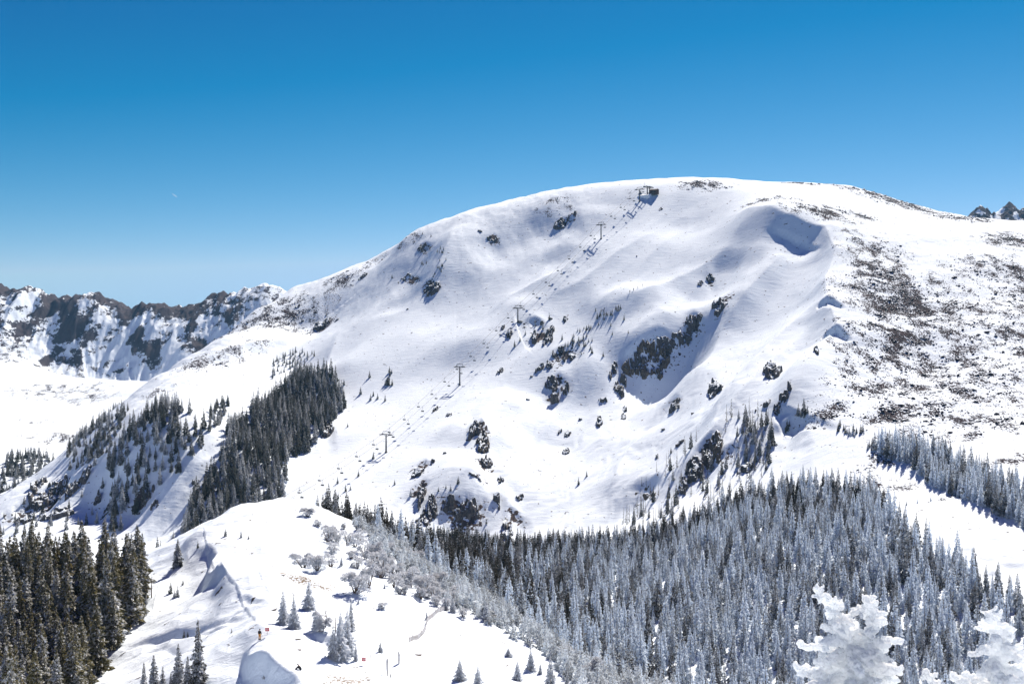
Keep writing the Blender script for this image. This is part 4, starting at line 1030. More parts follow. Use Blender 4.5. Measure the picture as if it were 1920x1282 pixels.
# chairs
ch_h = MB().tube([(0, 0, 0), (0, 0, -.3), (.25, 0, -1.0), (.25, 0, -2.0), (0, .1, -2.5)], .075, 6).box((0, 0, 0), (.5, .3, .3)).mesh('hanger', [M_steel])
ch_f = MB().tube([(-1.15, .35, -2.5), (1.15, .35, -2.5)], .06, 5).tube([(-1.15, .35, -2.5), (-1.2, .4, -3.5), (-1.2, -.35, -3.55)], .05, 5).tube([(1.15, .35, -2.5), (1.2, .4, -3.5), (1.2, -.35, -3.55)], .05, 5).mesh('bail', [M_steel])
ch_s = MB().box((0, 0, -3.5), (2.4, .62, .16)).mesh('seat', [M_seat])
ch_b = MB().box((0, .38, -3.12), (2.4, .12, .62)).mesh('backrest', [M_seat])
for side in (-1, 1):
    pl = strands[side]; cum = [0]
    for a, b in zip(pl[:-1], pl[1:]): cum.append(cum[-1]+(b-a).length)
    s = 9+ (7 if side > 0 else 0)
    while s < cum[-1]-4:
        k = max(i for i in range(len(cum)) if cum[i] <= s); t = (s-cum[k])/(cum[k+1]-cum[k]); p = pl[k].lerp(pl[k+1], t)
        e = link('lift_chair', None, None, p, rzl+(0 if side > 0 else math.pi), .98)
        tag(e, ('empty dark chair hanging on the uphill-bound strand of the lift, the right one' if side > 0 else 'empty dark chair hanging on the downhill-bound strand of the lift, the left one'), 'lift chair', 'lift chairs on the right strand' if side > 0 else 'lift chairs on the left strand')
        link('hanger', ch_h, e); link('bail', ch_f, e); link('seat', ch_s, e); link('backrest', ch_b, e)
        s += 22

# ------------------------------------------------------------------ near ridge trees, shrubs, signs, fence
K_ridge = Kind('ridge_spruce', 4, mat_crown('ridge_needles', (.05, .048, .04), (.13, .115, .09), FROSTC, .33, .52, .3, .05), M_bark, levels=34, per=9, sprays=3, R=.24, size=.62, base=.02)
K_tall = Kind('tall_ridge_spruce', 3, mat_crown('tall_needles', (.035, .038, .03), (.10, .09, .06), FROSTC, .44, .60, .3, .05), M_bark, levels=44, per=9, sprays=3, R=.16, size=.6, base=.02)
def near(px, py, dmin=140): return hit(px, py, dmin)
def one(kind, name, px, py, hpx, label, cat='spruce', w=1.0, i=None, group=None):
    p = near(px, py); h = hpx*p.y/F
    return place_tree(kind, name, p-Vector((0, 0, .03*h)), h, random.randrange(4) if i is None else i, label, cat, group, w=w)
T = [
 (531,1170,66,1.0,'frosted spruce left of its twin, right of the standing person'), (551,1178,62,.9,'slimmer frosted spruce forming the right half of the pair near the standing person'),
 (579,1142,55,1.2,'broad frosted spruce below the brown grass patch'), (592,1180,44,1.0,'low snow-caked fir between the spruce pair and the tall cluster'),
 (624,1236,68,1.0,'frosted spruce at the front left of the tall cluster above the sitting person'), (638,1236,92,.85,'tallest dense spruce in the middle of the cluster above the sitting person'),
 (651,1226,88,.85,'frosted spruce at the right middle of the cluster beside the red sign'), (658,1182,64,.6,'narrow frosted spruce standing behind the cluster'),
 (667,1238,34,.8,'small dark-footed spruce at the right end of the cluster by the red sign'), (640,1200,50,1.0,'frosted spruce at the back of the tall cluster'),
 (713,1223,22,1.2,'tiny lone spruce on open snow left of the snow fence'), (721,1103,12,1.0,'tiny sapling below the big frosted shrubs'), (672,1131,11,1.2,'tiny sapling in the open below the round frosted shrub'),
 (862,1275,42,1.25,'bushy frosted spruce at the bottom edge, left of its neighbour'), (896,1292,46,1.2,'bushy frosted spruce cut by the bottom edge, right of its neighbour'),
 (970,1275,38,1.4,'round frosted fir near the bottom edge right of the bushy pair'), (995,1255,42,1.2,'frosted spruce standing above the round fir near the bottom edge'), (953,1230,17,2.0,'low round frosted bush on open snow'),
 (1032,1288,62,.9,'tall slim frosted spruce at the bottom edge in front of the white band'), (1013,1262,22,1.0,'small frosted sapling between two spruces near the bottom edge'), (1064,1285,28,1.1,'small frosted spruce at the bottom edge in front of the wood'),
 (835,1143,26,1.1,'small frosted spruce just right of the upper end of the snow fence'), (849,1147,30,1.1,'frosted spruce second to the right from the upper end of the snow fence'), (875,1133,28,1.3,'frosted spruce on the crest above the snow fence'),
 (912,1163,36,1.3,'frosted spruce at the lower edge of the white band'), (925,1163,30,1.0,'frosted spruce against the white band, right of a larger one'), (940,1176,24,1.0,'small frosted spruce at the toe of the white band'),
 (800,1162,18,1.0,'small spruce behind the middle of the snow fence'), (640,1060,20,1.0,'small frosted spruce above the wide shrubs'), (622,1040,16,1.0,'sapling on the upper ridge'), (612,1012,12,1.0,'tiny sapling high on the ridge'),
 (1140,1262,34,1.2,'frosted spruce in the lower white band')]
for k, (px, py, h, w_, lab) in enumerate(T): one(K_ridge, 'ridge_spruce', px, py, h, lab, w=w_, i=k % 4)
for k, (px, py, h, w_, lab) in enumerate([
 (372,1292,136,1.0,'tallest dark spruce at the bottom edge, right of the bottom-left cluster'), (335,1300,98,1.0,'dark spruce at the bottom edge, middle of the bottom-left cluster'), (352,1306,80,1.1,'low dark spruce between two taller ones at the bottom edge'),
 (270,1310,72,1.1,'leftmost dusty spruce of the bottom-left cluster'), (288,1308,84,1.1,'frosty spruce second from the left in the bottom-left cluster'), (305,1312,66,1.1,'bushy spruce at the bottom edge left of the middle one'),
 (320,1318,60,1.2,'low bushy spruce cut by the bottom edge'), (333,1062,54,1.3,'frosted spruce on the left shoulder of the near ridge'), (267,1085,90,1.0,'frosted spruce at the right end of the lower left stand')]):
    one(K_tall, 'dark_spruce', px, py, h, lab, w=w_, i=k % 3)
for px, py, h, lab in ((320,1112,22,'left one of three dark saplings casting long shadows on the ridge flank'), (327,1119,15,'middle one of three dark saplings on the ridge flank'), (333,1118,22,'right one of three dark saplings on the ridge flank'), (343,1096,11,'tiny sapling uphill of the three dark saplings'),
   (274,1133,20,'scrubby sapling with a long shadow left on the ridge flank'), (340,1062,18,'brown sapling touching the shoulder spruce'), (423,1005,18,'bare-stemmed sapling high on the near ridge'), (452,1008,16,'thin sapling right of another high on the near ridge'), (466,1010,9,'tiny dark sapling high on the near ridge'),
   (345,1195,16,'dark sapling above the bottom-left cluster'), (352,1194,12,'small sapling beside another above the bottom-left cluster'), (434,1186,10,'wind-bent twig tree left of the standing person'), (371,1027,14,'scrub at the crest of the near ridge')):
    one(K_slope, 'sapling', px, py, h, lab, 'sapling', w=1.2)
def dead_tree(px, py, hpx, lab, mat=None, n=9, lean=0.0):
    p = near(px, py); h = hpx*p.y/F; r = random.Random(int(px)); m = MB()
    m.tube([(0, 0, -.2), (lean*h*.5, 0, h*.5), (lean*h, 0, h)], [h*.022+.02, h*.015+.015, .01], 6)
    e = link('dead_tree', None, None, p); tag(e, lab, 'dead tree'); link('trunk', m.mesh('trunk', [mat or M_bark], True), e)
    m = MB()
    for k in range(n):
        z = h*r.uniform(.25, .95); a = r.uniform(0, 6.28); L = (h-z)*.35+.15; b = (lean*z, 0, z)
        m.tube([b, (b[0]+L*math.cos(a), L*math.sin(a), z+L*.35), (b[0]+1.25*L*math.cos(a+.3), 1.25*L*math.sin(a+.3), z+L*.2)], [.03, .02, .008], 4)
    link('branches', m.mesh('branches', [mat or M_bark]), e)
dead_tree(284, 1120, 45, 'thin bare dead stem standing on the left flank of the ridge')
dead_tree(550, 1133, 24, 'bare reddish snag behind the spruce pair', n=6)
dead_tree(629, 1188, 42, 'bare reddish snag rising among the clustered spruces', n=8)
dead_tree(614, 1168, 34, 'twisted half-bare trunk left of the tall cluster', n=16, lean=-.15)
dead_tree(686, 1265, 6, 'short twig near the sign pole', n=3)
dead_tree(864, 1195, 10, 'thin twig standing on open snow right of the snow fence', n=3)
dead_tree(847, 1246, 12, 'lone twig stem in the snow above the bushy pair', n=2)

M_shrub = mat_crown('shrub_frost', (.10, .085, .07), (.22, .18, .15), (.74, .77, .82), .36, .52, .35, .03)
def shrub(px, py, wpx, hpx, seed, lab, n=420, dark=False):
    p = near(px, py); m_ = p.y/F; W_, H_ = wpx*m_/2*1.15, hpx*m_*1.12; r = np.random.default_rng(seed)
    V = []; Fc = []; lobes = [(r.uniform(-.62, .62), r.uniform(-.5, .5), r.uniform(.12, .7), r.uniform(.3, .52)) for _ in range(9)]
    e = link('frosted_shrub', None, None, p); tag(e, lab, 'shrub')
    for k in range(n*3):
        lx, ly, lz, lr = lobes[k % 9]; d = r.normal(size=3); d /= np.linalg.norm(d); d[2] = abs(d[2])*1.0-.35
        c = np.array([lx*W_, ly*W_, lz*H_])+d*lr*np.array([W_, W_, H_*.62])*r.uniform(.5, 1.0)
        dr = d+r.normal(0, .55, 3)+np.array([0, 0, .25]); dr /= np.linalg.norm(dr); s = np.cross(dr, r.normal(size=3)); s /= np.linalg.norm(s)
        L = (.13+.085*W_)*r.uniform(.6, 1.3); w_ = L*.26
        q = len(V); V += [c-dr*L*.4, c+s*w_, c+dr*L*.7, c-s*w_]; Fc.append((q, q+1, q+2, q+3))
        s2 = np.cross(dr, s); q = len(V); V += [c-dr*L*.4, c+s2*w_, c+dr*L*.7, c-s2*w_]; Fc.append((q, q+1, q+2, q+3))
    link('crown', mesh_np('crown', V, [np.array(Fc)], [M_shrub]), e)
    m = MB()
    for lx, ly, lz, lr in lobes[:6]: m.tube([(lx*.15*W_, ly*.15*W_, -.2), (lx*.5*W_, ly*.5*W_, lz*H_*.4), (lx*W_, ly*W_, lz*H_)], [.13*H_**.5*.6, .05*H_**.5, .03], 5)
    link('stems', m.mesh('stems', [M_bark]), e)
SH = [(570,1064,48,34,'wide frosted shrub, left one of the row above the brown grass'), (596,1068,40,34,'wide frosted shrub in the middle of the row above the brown grass'), (620,1062,28,28,'frosted shrub at the right end of the row above the brown grass'),
 (667,1112,56,56,'big round frosted shrub with a blue shadow pooled beneath'), (690,1102,36,56,'tall frosted shrub pressed against the big round one on its right'), (717,1076,32,42,'frosted shrub on the crest right of the tall pair'),
 (700,1045,34,34,'frosted shrub behind the tall pair on the crest'), (750,1113,24,36,'slim frosted shrub right of the crest shrubs'), (800,1118,52,44,'leaning frosted tree-shrub with a dark trunk showing'), (770,1098,40,40,'frosted shrub left of the leaning tree-shrub'),
 (775,1060,46,36,'frosted shrub high on the right crest'), (735,1040,38,34,'frosted shrub on the crest near the dark tree tops'), (675,1015,26,28,'frosted shrub near the upper right crest'), (645,992,14,14,'small round frosted shrub near the top of the ridge'), (597,986,18,16,'small frosted shrub at the top of the ridge, right of the wide one'),
 (577,968,34,20,'wide low frosted shrub at the very top of the ridge'), (658,1018,12,14,'little frosted shrub below the upper crest'), (660,1085,12,12,'little frosted bush left of the tall pair'), (718,1140,20,12,'low half-buried frosted bush'),
 (602,1183,40,38,'frosted bush leaning at the left of the tall cluster'), (1110,1270,44,46,'round frosted bush at the foot of the wood'), (1060,1240,34,34,'round frosted bush at the toe of the white band'), (820,1100,40,36,'frosted shrub on the crest beyond the leaning one')]
for k, (px, py, w_, h_, lab) in enumerate(SH): shrub(px, py, w_, h_, 900+k, lab, 520 if w_ > 30 else 220)

r9 = random.Random(44)
for k in range(46):
    t = k/45; px = 640+t*230+r9.uniform(-42, 10); py = 985+t*150+r9.uniform(-12, 22)+ (20 if t < .5 else 8)
    w_ = r9.uniform(16, 34)
    p_ = near(px, py)
    shrub(px, py, w_, w_*r9.uniform(.8, 1.1), 1300+k, 'small frosted shrub among the many dotting the right crest of the near ridge', 240)
    COL.objects[-1] if False else None
    [o for o in bpy.data.objects if o.name.startswith('frosted_shrub')][-1]['group'] = 'small shrubs on the right crest of the near ridge'
# red signs, marker pole, snow-plastered posts
M_red = mat_simple('red_sign', (.42, .02, .04), (.50, .03, .05), 5, .5); M_wht = mat_simple('sign_white', (.75, .75, .75), (.8, .8, .8), 5, .6)
def sign(px, py, topy, lab, rz):
    p = near(px, py); h = (py-topy)*p.y/F
    e = link('warning_sign', None, None, p, rz); tag(e, lab, 'sign')
    link('post', MB().tube([(0, .04, -.3), (0, .04, h*.95)], .03, 6).mesh('post', [M_galv]), e)
    b = link('panel', MB().box((0, 0, h-.28), (.62, .03, .56)).mesh('panel', [M_red]), e)
    m = MB()
    for k, (w_, z) in enumerate(((.40, .14), (.46, .02), (.30, -.12))):
        n = 5; 
        for q in range(n): m.box((-w_/2+w_*(q+.5)/n, -.019, h-.28+z), (w_/n*.62, .004, .07))
    link('lettering', m.mesh('lettering', [M_wht]), b)
sign(501, 1190, 1176, 'red sign on a thin post just right of the standing person', .1)
sign(682, 1246, 1232, 'red sign on a thin post at the right foot of the tall cluster', -.2)
p = near(694, 1257); e = link('marker_pole', None, None, p); tag(e, 'tall thin marker pole in the snow right of the lower red sign', 'pole')
link('pole', MB().tube([(0, 0, -.4), (.02, 0, 31*p.y/F)], .035, 6).mesh('pole', [M_bark]), e); link('base', MB().tube([(0, 0, -.1), (0, 0, .25)], .07, 6).mesh('base', [M_galv]), e)
M_plaster = mat_simple('wind_plastered_snow', (.62, .64, .68), (.40, .36, .34), 9, .8, 0, .5)
for px, py, ht, lab in ((726,1266,38,'tall snow-plastered post right of the marker pole'), (733,1272,10,'short snow-plastered stump beside the tall plastered post'), (748,1244,26,'snow-plastered post standing alone left of the snow fence')):
    p = near(px, py); h = ht*p.y/F; V_, F_ = boulder(int(px), (.14, .13, h*.46), 3, 9); V_ = V_+np.array([0, 0, h*.42])
    o = link('plastered_post', mesh_np('plastered_post', V_, [F_], [M_plaster]), None, p); tag(o, lab, 'post')
# snow fence
A, B = near(767, 1204), near(834, 1141)
fe = link('snow_fence', None, None, A); tag(fe, 'weathered wooden snow fence running up the open snow of the near ridge', 'fence')
n = 17; pp_ = []
for k in range(n+1):
    t = k/n; x = A.x+(B.x-A.x)*t; y = A.y+(B.y-A.y)*t; x += .5*math.sin(t*7)
    pp_.append(Vector((x, y, ground(x, y)))-A)
M_wood = mat_simple('frosted_wood', (.34, .30, .28), (.66, .67, .70), 2, .85)
for a, b in zip(pp_[:-1], pp_[1:]):
    m = MB(); d = (b-a); L = d.length; ns = int(L/.16)
    for q in range(ns):
        c = a+d*((q+.5)/ns); hh_ = .85+.08*math.sin(q*2.3); m.box((c.x, c.y, c.z+hh_/2-.05), (.10, .04, hh_+.1), math.atan2(d.y, d.x), .0)
    link('slat_panel', m.mesh('slat_panel', [M_wood]), fe)
for a in pp_: link('post', MB().tube([a-Vector((0, 0, .3)), a+Vector((0, 0, 1.05))], .06, 6).mesh('post', [M_wood]), fe)

# ------------------------------------------------------------------ people
def skin_mesh(name, verts, edges, radii, mat, root=0, sub=1):
    me = bpy.data.meshes.new(name); me.from_pydata(verts, edges, []); o = bpy.data.objects.new(name, me); COL.objects.link(o)
    md = o.modifiers.new('skin', 'SKIN'); md.use_smooth_shade = True
    for i, r in enumerate(radii): me.skin_vertices[0].data[i].radius = (r, r) if not isinstance(r, tuple) else r
    me.skin_vertices[0].data[root].use_root = True
    s = o.modifiers.new('sub', 'SUBSURF'); s.levels = s.render_levels = sub
    dg = bpy.context.evaluated_depsgraph_get(); ev = o.evaluated_get(dg); nm = bpy.data.meshes.new_from_object(ev); bpy.data.objects.remove(o)
    nm.materials.clear(); nm.materials.append(mat); nm.name = name; return nm
M_skin = mat_simple('skin', (.45, .28, .20), (.5, .32, .24), 5, .5); M_jkt = mat_simple('black_jacket', (.012, .012, .016), (.03, .03, .035), 6, .7)
M_pant = mat_simple('orange_trousers', (.55, .24, .04), (.65, .30, .06), 6, .8); M_blk = mat_simple('dark_trousers', (.012, .014, .02), (.03, .03, .04), 6, .8)
def person(pose, loc, rz, trouser, label, group=None, sc=1.0, simple=False):
    # joints: pelvis, chest, neck, head, crown; shoulders, elbows, wrists; hips, knees, ankles, toes
    J = pose; names = list(J); vs_ = [J[k] for k in names]; ix = {k: i for i, k in enumerate(names)}
    E = [('pelvis', 'chest'), ('chest', 'neck'), ('neck', 'head'), ('head', 'crown')]
    for s in 'LR': E += [('chest', 'sh'+s), ('sh'+s, 'el'+s), ('el'+s, 'wr'+s), ('pelvis', 'hp'+s), ('hp'+s, 'kn'+s), ('kn'+s, 'an'+s), ('an'+s, 'to'+s)]
    R = {'pelvis': .13, 'chest': .15, 'neck': .055, 'head': .10, 'crown': .075, 'sh': .065, 'el': .045, 'wr': .03, 'hp': .09, 'kn': .06, 'an': .042, 'to': .035}
    rad = [R.get(k, R.get(k[:2], .05)) for k in names]
    vv = list(vs_); ee = [(ix[a], ix[b]) for a, b in E]; rr = list(rad)
    if not simple:
        for s in 'LR':      # palm, four fingers, thumb
            w_ = Vector(J['wr'+s]); f = (w_-Vector(J['el'+s])).normalized(); up = Vector((0, 1, 0)) if abs(f.y) < .8 else Vector((1, 0, 0)); sd_ = f.cross(up).normalized()
            pi_ = len(vv); vv.append(tuple(w_+f*.08)); rr.append(.035); ee.append((ix['wr'+s], pi_))
            for q in range(4):
                b = len(vv); L = (.075, .085, .08, .06)[q]; o_ = sd_*(q-1.5)*.02
                vv += [tuple(w_+f*.10+o_), tuple(w_+f*(.10+L*.55)+o_-up*.006), tuple(w_+f*(.10+L)+o_*1.1-up*.025)]; rr += [.010, .009, .008]; ee += [(pi_, b), (b, b+1), (b+1, b+2)]
            b = len(vv); vv += [tuple(w_+f*.05+sd_*.045), tuple(w_+f*.10+sd_*.06)]; rr += [.012, .010]; ee += [(pi_, b), (b, b+1)]
    e = link('person', None, None, loc, rz, sc); tag(e, label, 'person', group)
    link('body', skin_mesh('body', vv, ee, rr, M_skin), e)
    def part(nm, keys, ed, scl, mat, ext=None):
        k2 = {k: i for i, k in enumerate(keys)}
        link(nm, skin_mesh(nm, [J[k] for k in keys], [(k2[a], k2[b]) for a, b in ed], [R.get(k, R.get(k[:2], .05))*scl+.018 for k in keys], mat), e)
    part('jacket', ['pelvis', 'chest', 'neck', 'shL', 'elL', 'wrL', 'shR', 'elR', 'wrR'], [('pelvis', 'chest'), ('chest', 'neck'), ('chest', 'shL'), ('shL', 'elL'), ('elL', 'wrL'), ('chest', 'shR'), ('shR', 'elR'), ('elR', 'wrR')], 1.12, M_jkt)
    part('trousers', ['pelvis', 'hpL', 'knL', 'anL', 'hpR', 'knR', 'anR'], [('pelvis', 'hpL'), ('hpL', 'knL'), ('knL', 'anL'), ('pelvis', 'hpR'), ('hpR', 'knR'), ('knR', 'anR')], 1.12, trouser)
    hd = Vector(J['head']); cr = Vector(J['crown']); up = (cr-hd).normalized()
    V_, F_ = ico(3); V_ = V_*np.array([.125, .135, .13]); V_[:, 2] = np.maximum(V_[:, 2], -.02); link('helmet', mesh_np('helmet', V_+np.array(hd+up*.05), [F_], [M_jkt], smooth=True), e)
    if not simple:
        fw = Vector((0, -1, 0))
        m = MB().box(hd+fw*.115+Vector((0, 0, .03)), (.15, .05, .06)); link('goggles', m.mesh('goggles', [M_seat]), e)
        m = MB().tube([hd+fw*.09, hd+fw*.135-Vector((0, 0, .02))], [.02, .014], 6).box(hd+fw*.095-Vector((0, 0, .06)), (.05, .02, .012)); link('face', m.mesh('face', [M_skin]), e)
    for s in 'LR': link('boot', MB().box(Vector(J['an'+s])*.5+Vector(J['to'+s])*.5+Vector((0, 0, -.01)), (.13, .30, .13)).box(Vector(J['an'+s])+Vector((0, 0, .06)), (.13, .14, .2)).mesh('boot', [M_seat]), e)
    return e
def P_(**k): return k
stand = dict(pelvis=(0, 0, .95), chest=(0, .02, 1.30), neck=(0, 0, 1.50), head=(0, -.03, 1.62), crown=(0, -.03, 1.72), shL=(-.2, .02, 1.40), elL=(-.27, 0, 1.14), wrL=(-.22, -.14, .93), shR=(.2, .02, 1.40), elR=(.27, .02, 1.14), wrR=(.24, -.10, .92),
             hpL=(-.1, 0, .88), knL=(-.12, -.03, .49), anL=(-.12, .02, .1), toL=(-.13, -.14, .05), hpR=(.1, 0, .88), knR=(.12, -.03, .49), anR=(.12, .02, .1), toR=(.13, -.14, .05))
sit = dict(pelvis=(0, .1, .16), chest=(0, -.12, .52), neck=(0, -.24, .68), head=(0, -.33, .76), crown=(0, -.38, .85), shL=(-.2, -.18, .60), elL=(-.25, -.40, .42), wrL=(-.18, -.58, .28), shR=(.2, -.18, .60), elR=(.25, -.40, .42), wrR=(.18, -.58, .28),
           hpL=(-.12, .05, .16), knL=(-.16, -.38, .40), anL=(-.16, -.66, .10), toL=(-.17, -.80, .08), hpR=(.12, .05, .16), knR=(.16, -.38, .40), anR=(.16, -.66, .10), toR=(.17, -.80, .08))
p = near(487, 1199); pe = person(stand, p, math.radians(160), M_pant, 'standing person in black jacket and orange trousers at the cornice edge', sc=1.0)
# skis underfoot belong to the ground they stand on: separate pair
M_ski = mat_simple('ski', (.05, .05, .06), (.2, .05, .05), 3, .3)
def ski(loc, rz, L, w_, lab, nm, cat):
    m = MB(); pts_ = [(-L/2, .10), (-L/2+.12, .02), (-.3, .0), (.3, .0), (L/2-.18, .02), (L/2, .14)]
    V = []; Fq = []
    for x, z in pts_: V += [(x, -w_/2, z), (x, w_/2, z), (x, w_/2, z+.02), (x, -w_/2, z+.02)]
    for k in range(len(pts_)-1):
        for a in range(4): b = (a+1) % 4; Fq.append((k*4+a, k*4+b, k*4+4+b, k*4+4+a))
    Fq += [(3, 2, 1, 0), tuple(len(V)-4+q for q in range(4))]; m.add(V, Fq)
    e = link(nm, m.mesh(nm, [M_ski]), None, loc, rz); tag(e, lab, cat)
    return e
p2 = near(563, 1255); person(sit, p2, math.radians(-75), M_blk, 'person in dark clothes sitting bent forward on the snow near the bottom edge')
sb_ = ski(p2+Vector((-.72, -.22, .02)), math.radians(15), 1.6, .28, 'dark snowboard lying at the feet of the sitting person', 'snowboard', 'snowboard')
for k, (px, py) in enumerate(((1181, 549), (1188, 545), (1196, 541), (1205, 537))):
    p = hit(px, py, 470); person(stand, p, math.radians(200+20*k), M_blk, 'tiny dark person in the file of four walking up the open upper slope', 'file of four people on the slope', 1.35, True)
for k, (px, py) in enumerate(((1127, 583), (1131, 585), (1133, 581))):
    p = hit(px, py, 470); person(stand, p, math.radians(100+70*k), M_blk, 'tiny dark person in the group above the small trees of the bowl', 'people grouped above the small trees', 1.25, True)

# aeroplane with its short trail, far off in the left of the sky
d = 8200; m_ = d/F; ap = Vector(((328-CX)*m_, d, (CY-367)*m_))
e = link('airliner', None, None, ap); tag(e, 'tiny white airliner with a short bright trail in the blue sky', 'aeroplane'); e.rotation_euler = (0, math.radians(32), math.radians(8)); e.scale = (.75,)*3
M_air = mat_simple('aircraft_white', (.8, .8, .82), (.85, .85, .86), 2, .3)
link('fuselage', MB().tube([(22, 0, 0), (19, 0, .3), (12, 0, .3), (-10, 0, .3), (-20, 0, 1.4)], [.3, 1.8, 2.1, 2.1, .4], 12).mesh('fuselage', [M_air], True), e)
for s in (-1, 1):
    link('wing', MB().add([(6, s*1.5, -.5), (-1, s*1.5, -.5), (-8, s*18, .8), (-5, s*18, .8), (6, s*1.5, .1), (-1, s*1.5, .1), (-8, s*18, 1.0), (-5, s*18, 1.0)], [(0, 1, 2, 3), (4, 7, 6, 5), (0, 3, 7, 4), (1, 5, 6, 2), (3, 2, 6, 7), (0, 4, 5, 1)]).mesh('wing', [M_air]), e)
    link('engine', MB().tube([(5, s*6.5, -1.8), (1, s*6.5, -1.8)], 1.1, 10).mesh('engine', [M_galv]), e)
link('tail_fin', MB().add([(-13, -.2, 1.5), (-19, -.2, 1.5), (-21, -.2, 7.5), (-18, -.2, 7.5), (-13, .2, 1.5), (-19, .2, 1.5), (-21, .2, 7.5), (-18, .2, 7.5)], [(0, 1, 2, 3), (4, 7, 6, 5), (0, 3, 7, 4), (1, 5, 6, 2), (3, 2, 6, 7)]).mesh('tail_fin', [M_air]), e)
m, t = newmat('vapour'); t.out((.9, .92, .95), .9)
link('vapour_trail', MB().tube([(-22, 0, .5), (-27, 0, .7), (-36, 0, 1.0)], [1.2, 1.6, .4], 8).mesh('vapour_trail', [m], True), e)

# ------------------------------------------------------------------ rime-plastered tree tops right in front, lower right
def mat_rime():
    m, t = newmat('rime'); tc = t.new('ShaderNodeTexCoord').outputs['Object']
    n = t.noise(tc, 9, 5, .65); n2 = t.noise(tc, 28, 5, .7)
    tw = t.mapr(t.math('ADD', t.math('MULTIPLY', n, .6), t.math('MULTIPLY', n2, .4)), .60, .70)
    c = t.mix(t.math('MULTIPLY', tw, .28), (.97, .98, .99), (.30, .29, .28))
    b = t.new('ShaderNodeBump', inp={'Strength': .8, 'Distance': .03, 'Height': t.math('ADD', n, t.math('MULTIPLY', n2, .5))}).outputs[0]
    bs = t.out(c, .7, b, .25)
    tr = t.new('ShaderNodeBsdfTranslucent', inp={'Color': (.92, .96, 1.0, 1), 'Normal': b}); mx = t.new('ShaderNodeMixShader', inp={0: .6, 1: bs.outputs[0], 2: tr.outputs[0]})
    t.t.links.new(mx.outputs[0], [x for x in t.n if x.type == 'OUTPUT_MATERIAL'][0].inputs[0])
    return m
M_rime = mat_rime()
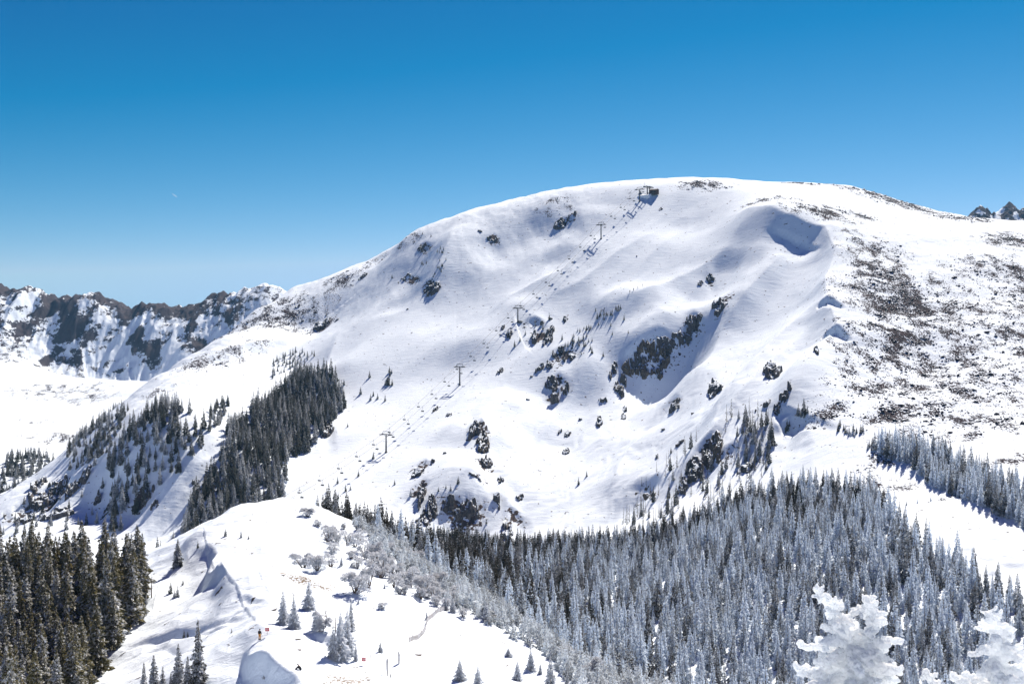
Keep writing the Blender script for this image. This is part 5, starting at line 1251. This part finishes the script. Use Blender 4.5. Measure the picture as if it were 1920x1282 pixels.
def rime_tree(name, d, stems, label, seed):
    """stems: list of polylines [(px,py,spread_px)...] from the tip downward; branches thick with rime fan out from each"""
    r = random.Random(seed); m_ = d/F
    W3 = lambda px, py, dy=0.0: Vector(((px-CX)*m_, d+dy, (CY-py)*m_))
    base = W3(stems[0][-1][0], stems[0][-1][1]); gz = ground(base.x, base.y)
    e = link(name, None, None, (base.x, base.y, gz)); tag(e, label, 'rime-covered tree'); O = Vector((base.x, base.y, gz))
    pts_, ed, rad = [], [], []
    def chain(pl, rl):
        b = len(pts_)
        for p, q in zip(pl, rl): pts_.append(tuple(p-O)); rad.append(q)
        return [(b+i, b+i+1) for i in range(len(pl)-1)]
    blobs = MB()
    def sausage(pl, rl): blobs.tube(pl, rl, 7)
    for st in stems:
        tip = W3(st[0][0], st[0][1]); prev = None
        P3 = [W3(a, b_) for a, b_, _ in st]
        if st is stems[0]: P3.append(Vector((base.x, base.y, gz-.3)))
        n_ = len(P3)
        rl = [.035+.03*min(1, k/3) for k in range(n_)]
        sausage([p-O for p in P3], rl)
        for k in range(len(st)-1):
            a, b_ = P3[k], P3[k+1]; L = (b_-a).length; cnt = max(3, int(L/.024))
            for q in range(cnt):
                t_ = q/cnt; c = a.lerp(b_, t_); sp_ = (st[k][2]+(st[k+1][2]-st[k][2])*t_)*m_
                if sp_ < .03: continue
                an = r.uniform(0, 6.283); dirv = Vector((math.cos(an), math.sin(an)*.9, r.uniform(-.15, .55))).normalized()
                Lb = sp_*r.uniform(.55, 1.12)
                end = c+dirv*Lb+Vector((0, 0, -.10*Lb)); mid = c.lerp(end, .55)+Vector((0, 0, .08*Lb))
                w0 = .030+.035*min(1, sp_/.35)
                sausage([c-O, mid-O, end-O], [w0*.8, w0*r.uniform(.8, 1.2), w0*r.uniform(.35, .7)])
                for f in range(3+int(Lb*9)):
                    u_ = r.uniform(.35, 1.0); s = c.lerp(end, u_)+Vector((0, 0, .05*Lb*(1-u_)))
                    dv = (dirv+Vector((r.gauss(0, .8), r.gauss(0, .8), r.gauss(.1, .5)))).normalized(); Lf = r.uniform(.05, .12)
                    sausage([s-O, s+dv*Lf*.6-O, s+dv*Lf-O], [w0*.55, w0*.6, w0*.3])
    o = link('rimed_branches', blobs.mesh('rimed_branches', [M_rime]), e)
    rm = o.modifiers.new('remesh', 'REMESH'); rm.mode = 'VOXEL'; rm.voxel_size = .011; rm.use_smooth_shade = True
    tx = bpy.data.textures.new('rime_lumps', 'CLOUDS'); tx.noise_scale = .055; tx.noise_depth = 2
    dm = o.modifiers.new('lumps', 'DISPLACE'); dm.texture = tx; dm.strength = .06; dm.mid_level = .5; dm.texture_coords = 'LOCAL'
    tx2 = bpy.data.textures.new('rime_grain', 'CLOUDS'); tx2.noise_scale = .016; tx2.noise_depth = 1
    dm2 = o.modifiers.new('grain', 'DISPLACE'); dm2.texture = tx2; dm2.strength = .016; dm2.mid_level = .5; dm2.texture_coords = 'LOCAL'
    link('trunk', MB().tube([(0, 0, -.3), tuple((base-O)*.9)], [.11, .05], 8).mesh('trunk', [M_bark2], True), e)
rime_tree('rimed_spruce', 13.0, [[(1528, 1099, 2), (1545, 1125, 14), (1580, 1165, 34), (1590, 1200, 70), (1590, 1250, 105), (1588, 1320, 125), (1588, 1420, 150)],
                                 [(1622, 1120, 8), (1628, 1135, 26), (1635, 1170, 30), (1628, 1215, 52), (1605, 1290, 80)]],
          'thick rime-white double-topped spruce close by at the bottom right, left of the single-topped one', 5)
rime_tree('rimed_spruce', 12.0, [[(1853, 1145, 3), (1862, 1165, 16), (1868, 1200, 38), (1870, 1250, 60), (1870, 1330, 95), (1870, 1430, 120)]],
          'thick rime-white single-topped spruce close by at the bottom right corner', 6)
rime_tree('rimed_spruce', 12.5, [[(1732, 1257, 2), (1745, 1275, 10), (1760, 1300, 26), (1770, 1400, 60)]],
          'small rime-white spruce tip poking up between two larger ones at the bottom', 8)
HAZE = .00004
# ------------------------------------------------------------------ thin mountain air
hm = bpy.data.materials.new('haze'); hm.use_nodes = True; ht = hm.node_tree; ht.nodes.clear()
pv = ht.nodes.new('ShaderNodeVolumePrincipled'); pv.inputs['Color'].default_value = (.26, .60, 1.0, 1); pv.inputs['Density'].default_value = HAZE; pv.inputs['Anisotropy'].default_value = .2
ho = ht.nodes.new('ShaderNodeOutputMaterial'); ht.links.new(pv.outputs[0], ho.inputs['Volume'])
zlo = float(Z.min())-1; hb = MB().box((0, 17500, (zlo+330)/2), (90000, 66000, 330-zlo))
hz_ = link('haze', hb.mesh('haze', [hm])); hz_['kind'] = 'stuff'; hz_['label'] = 'thin bluish mountain air softening the farthest peaks'
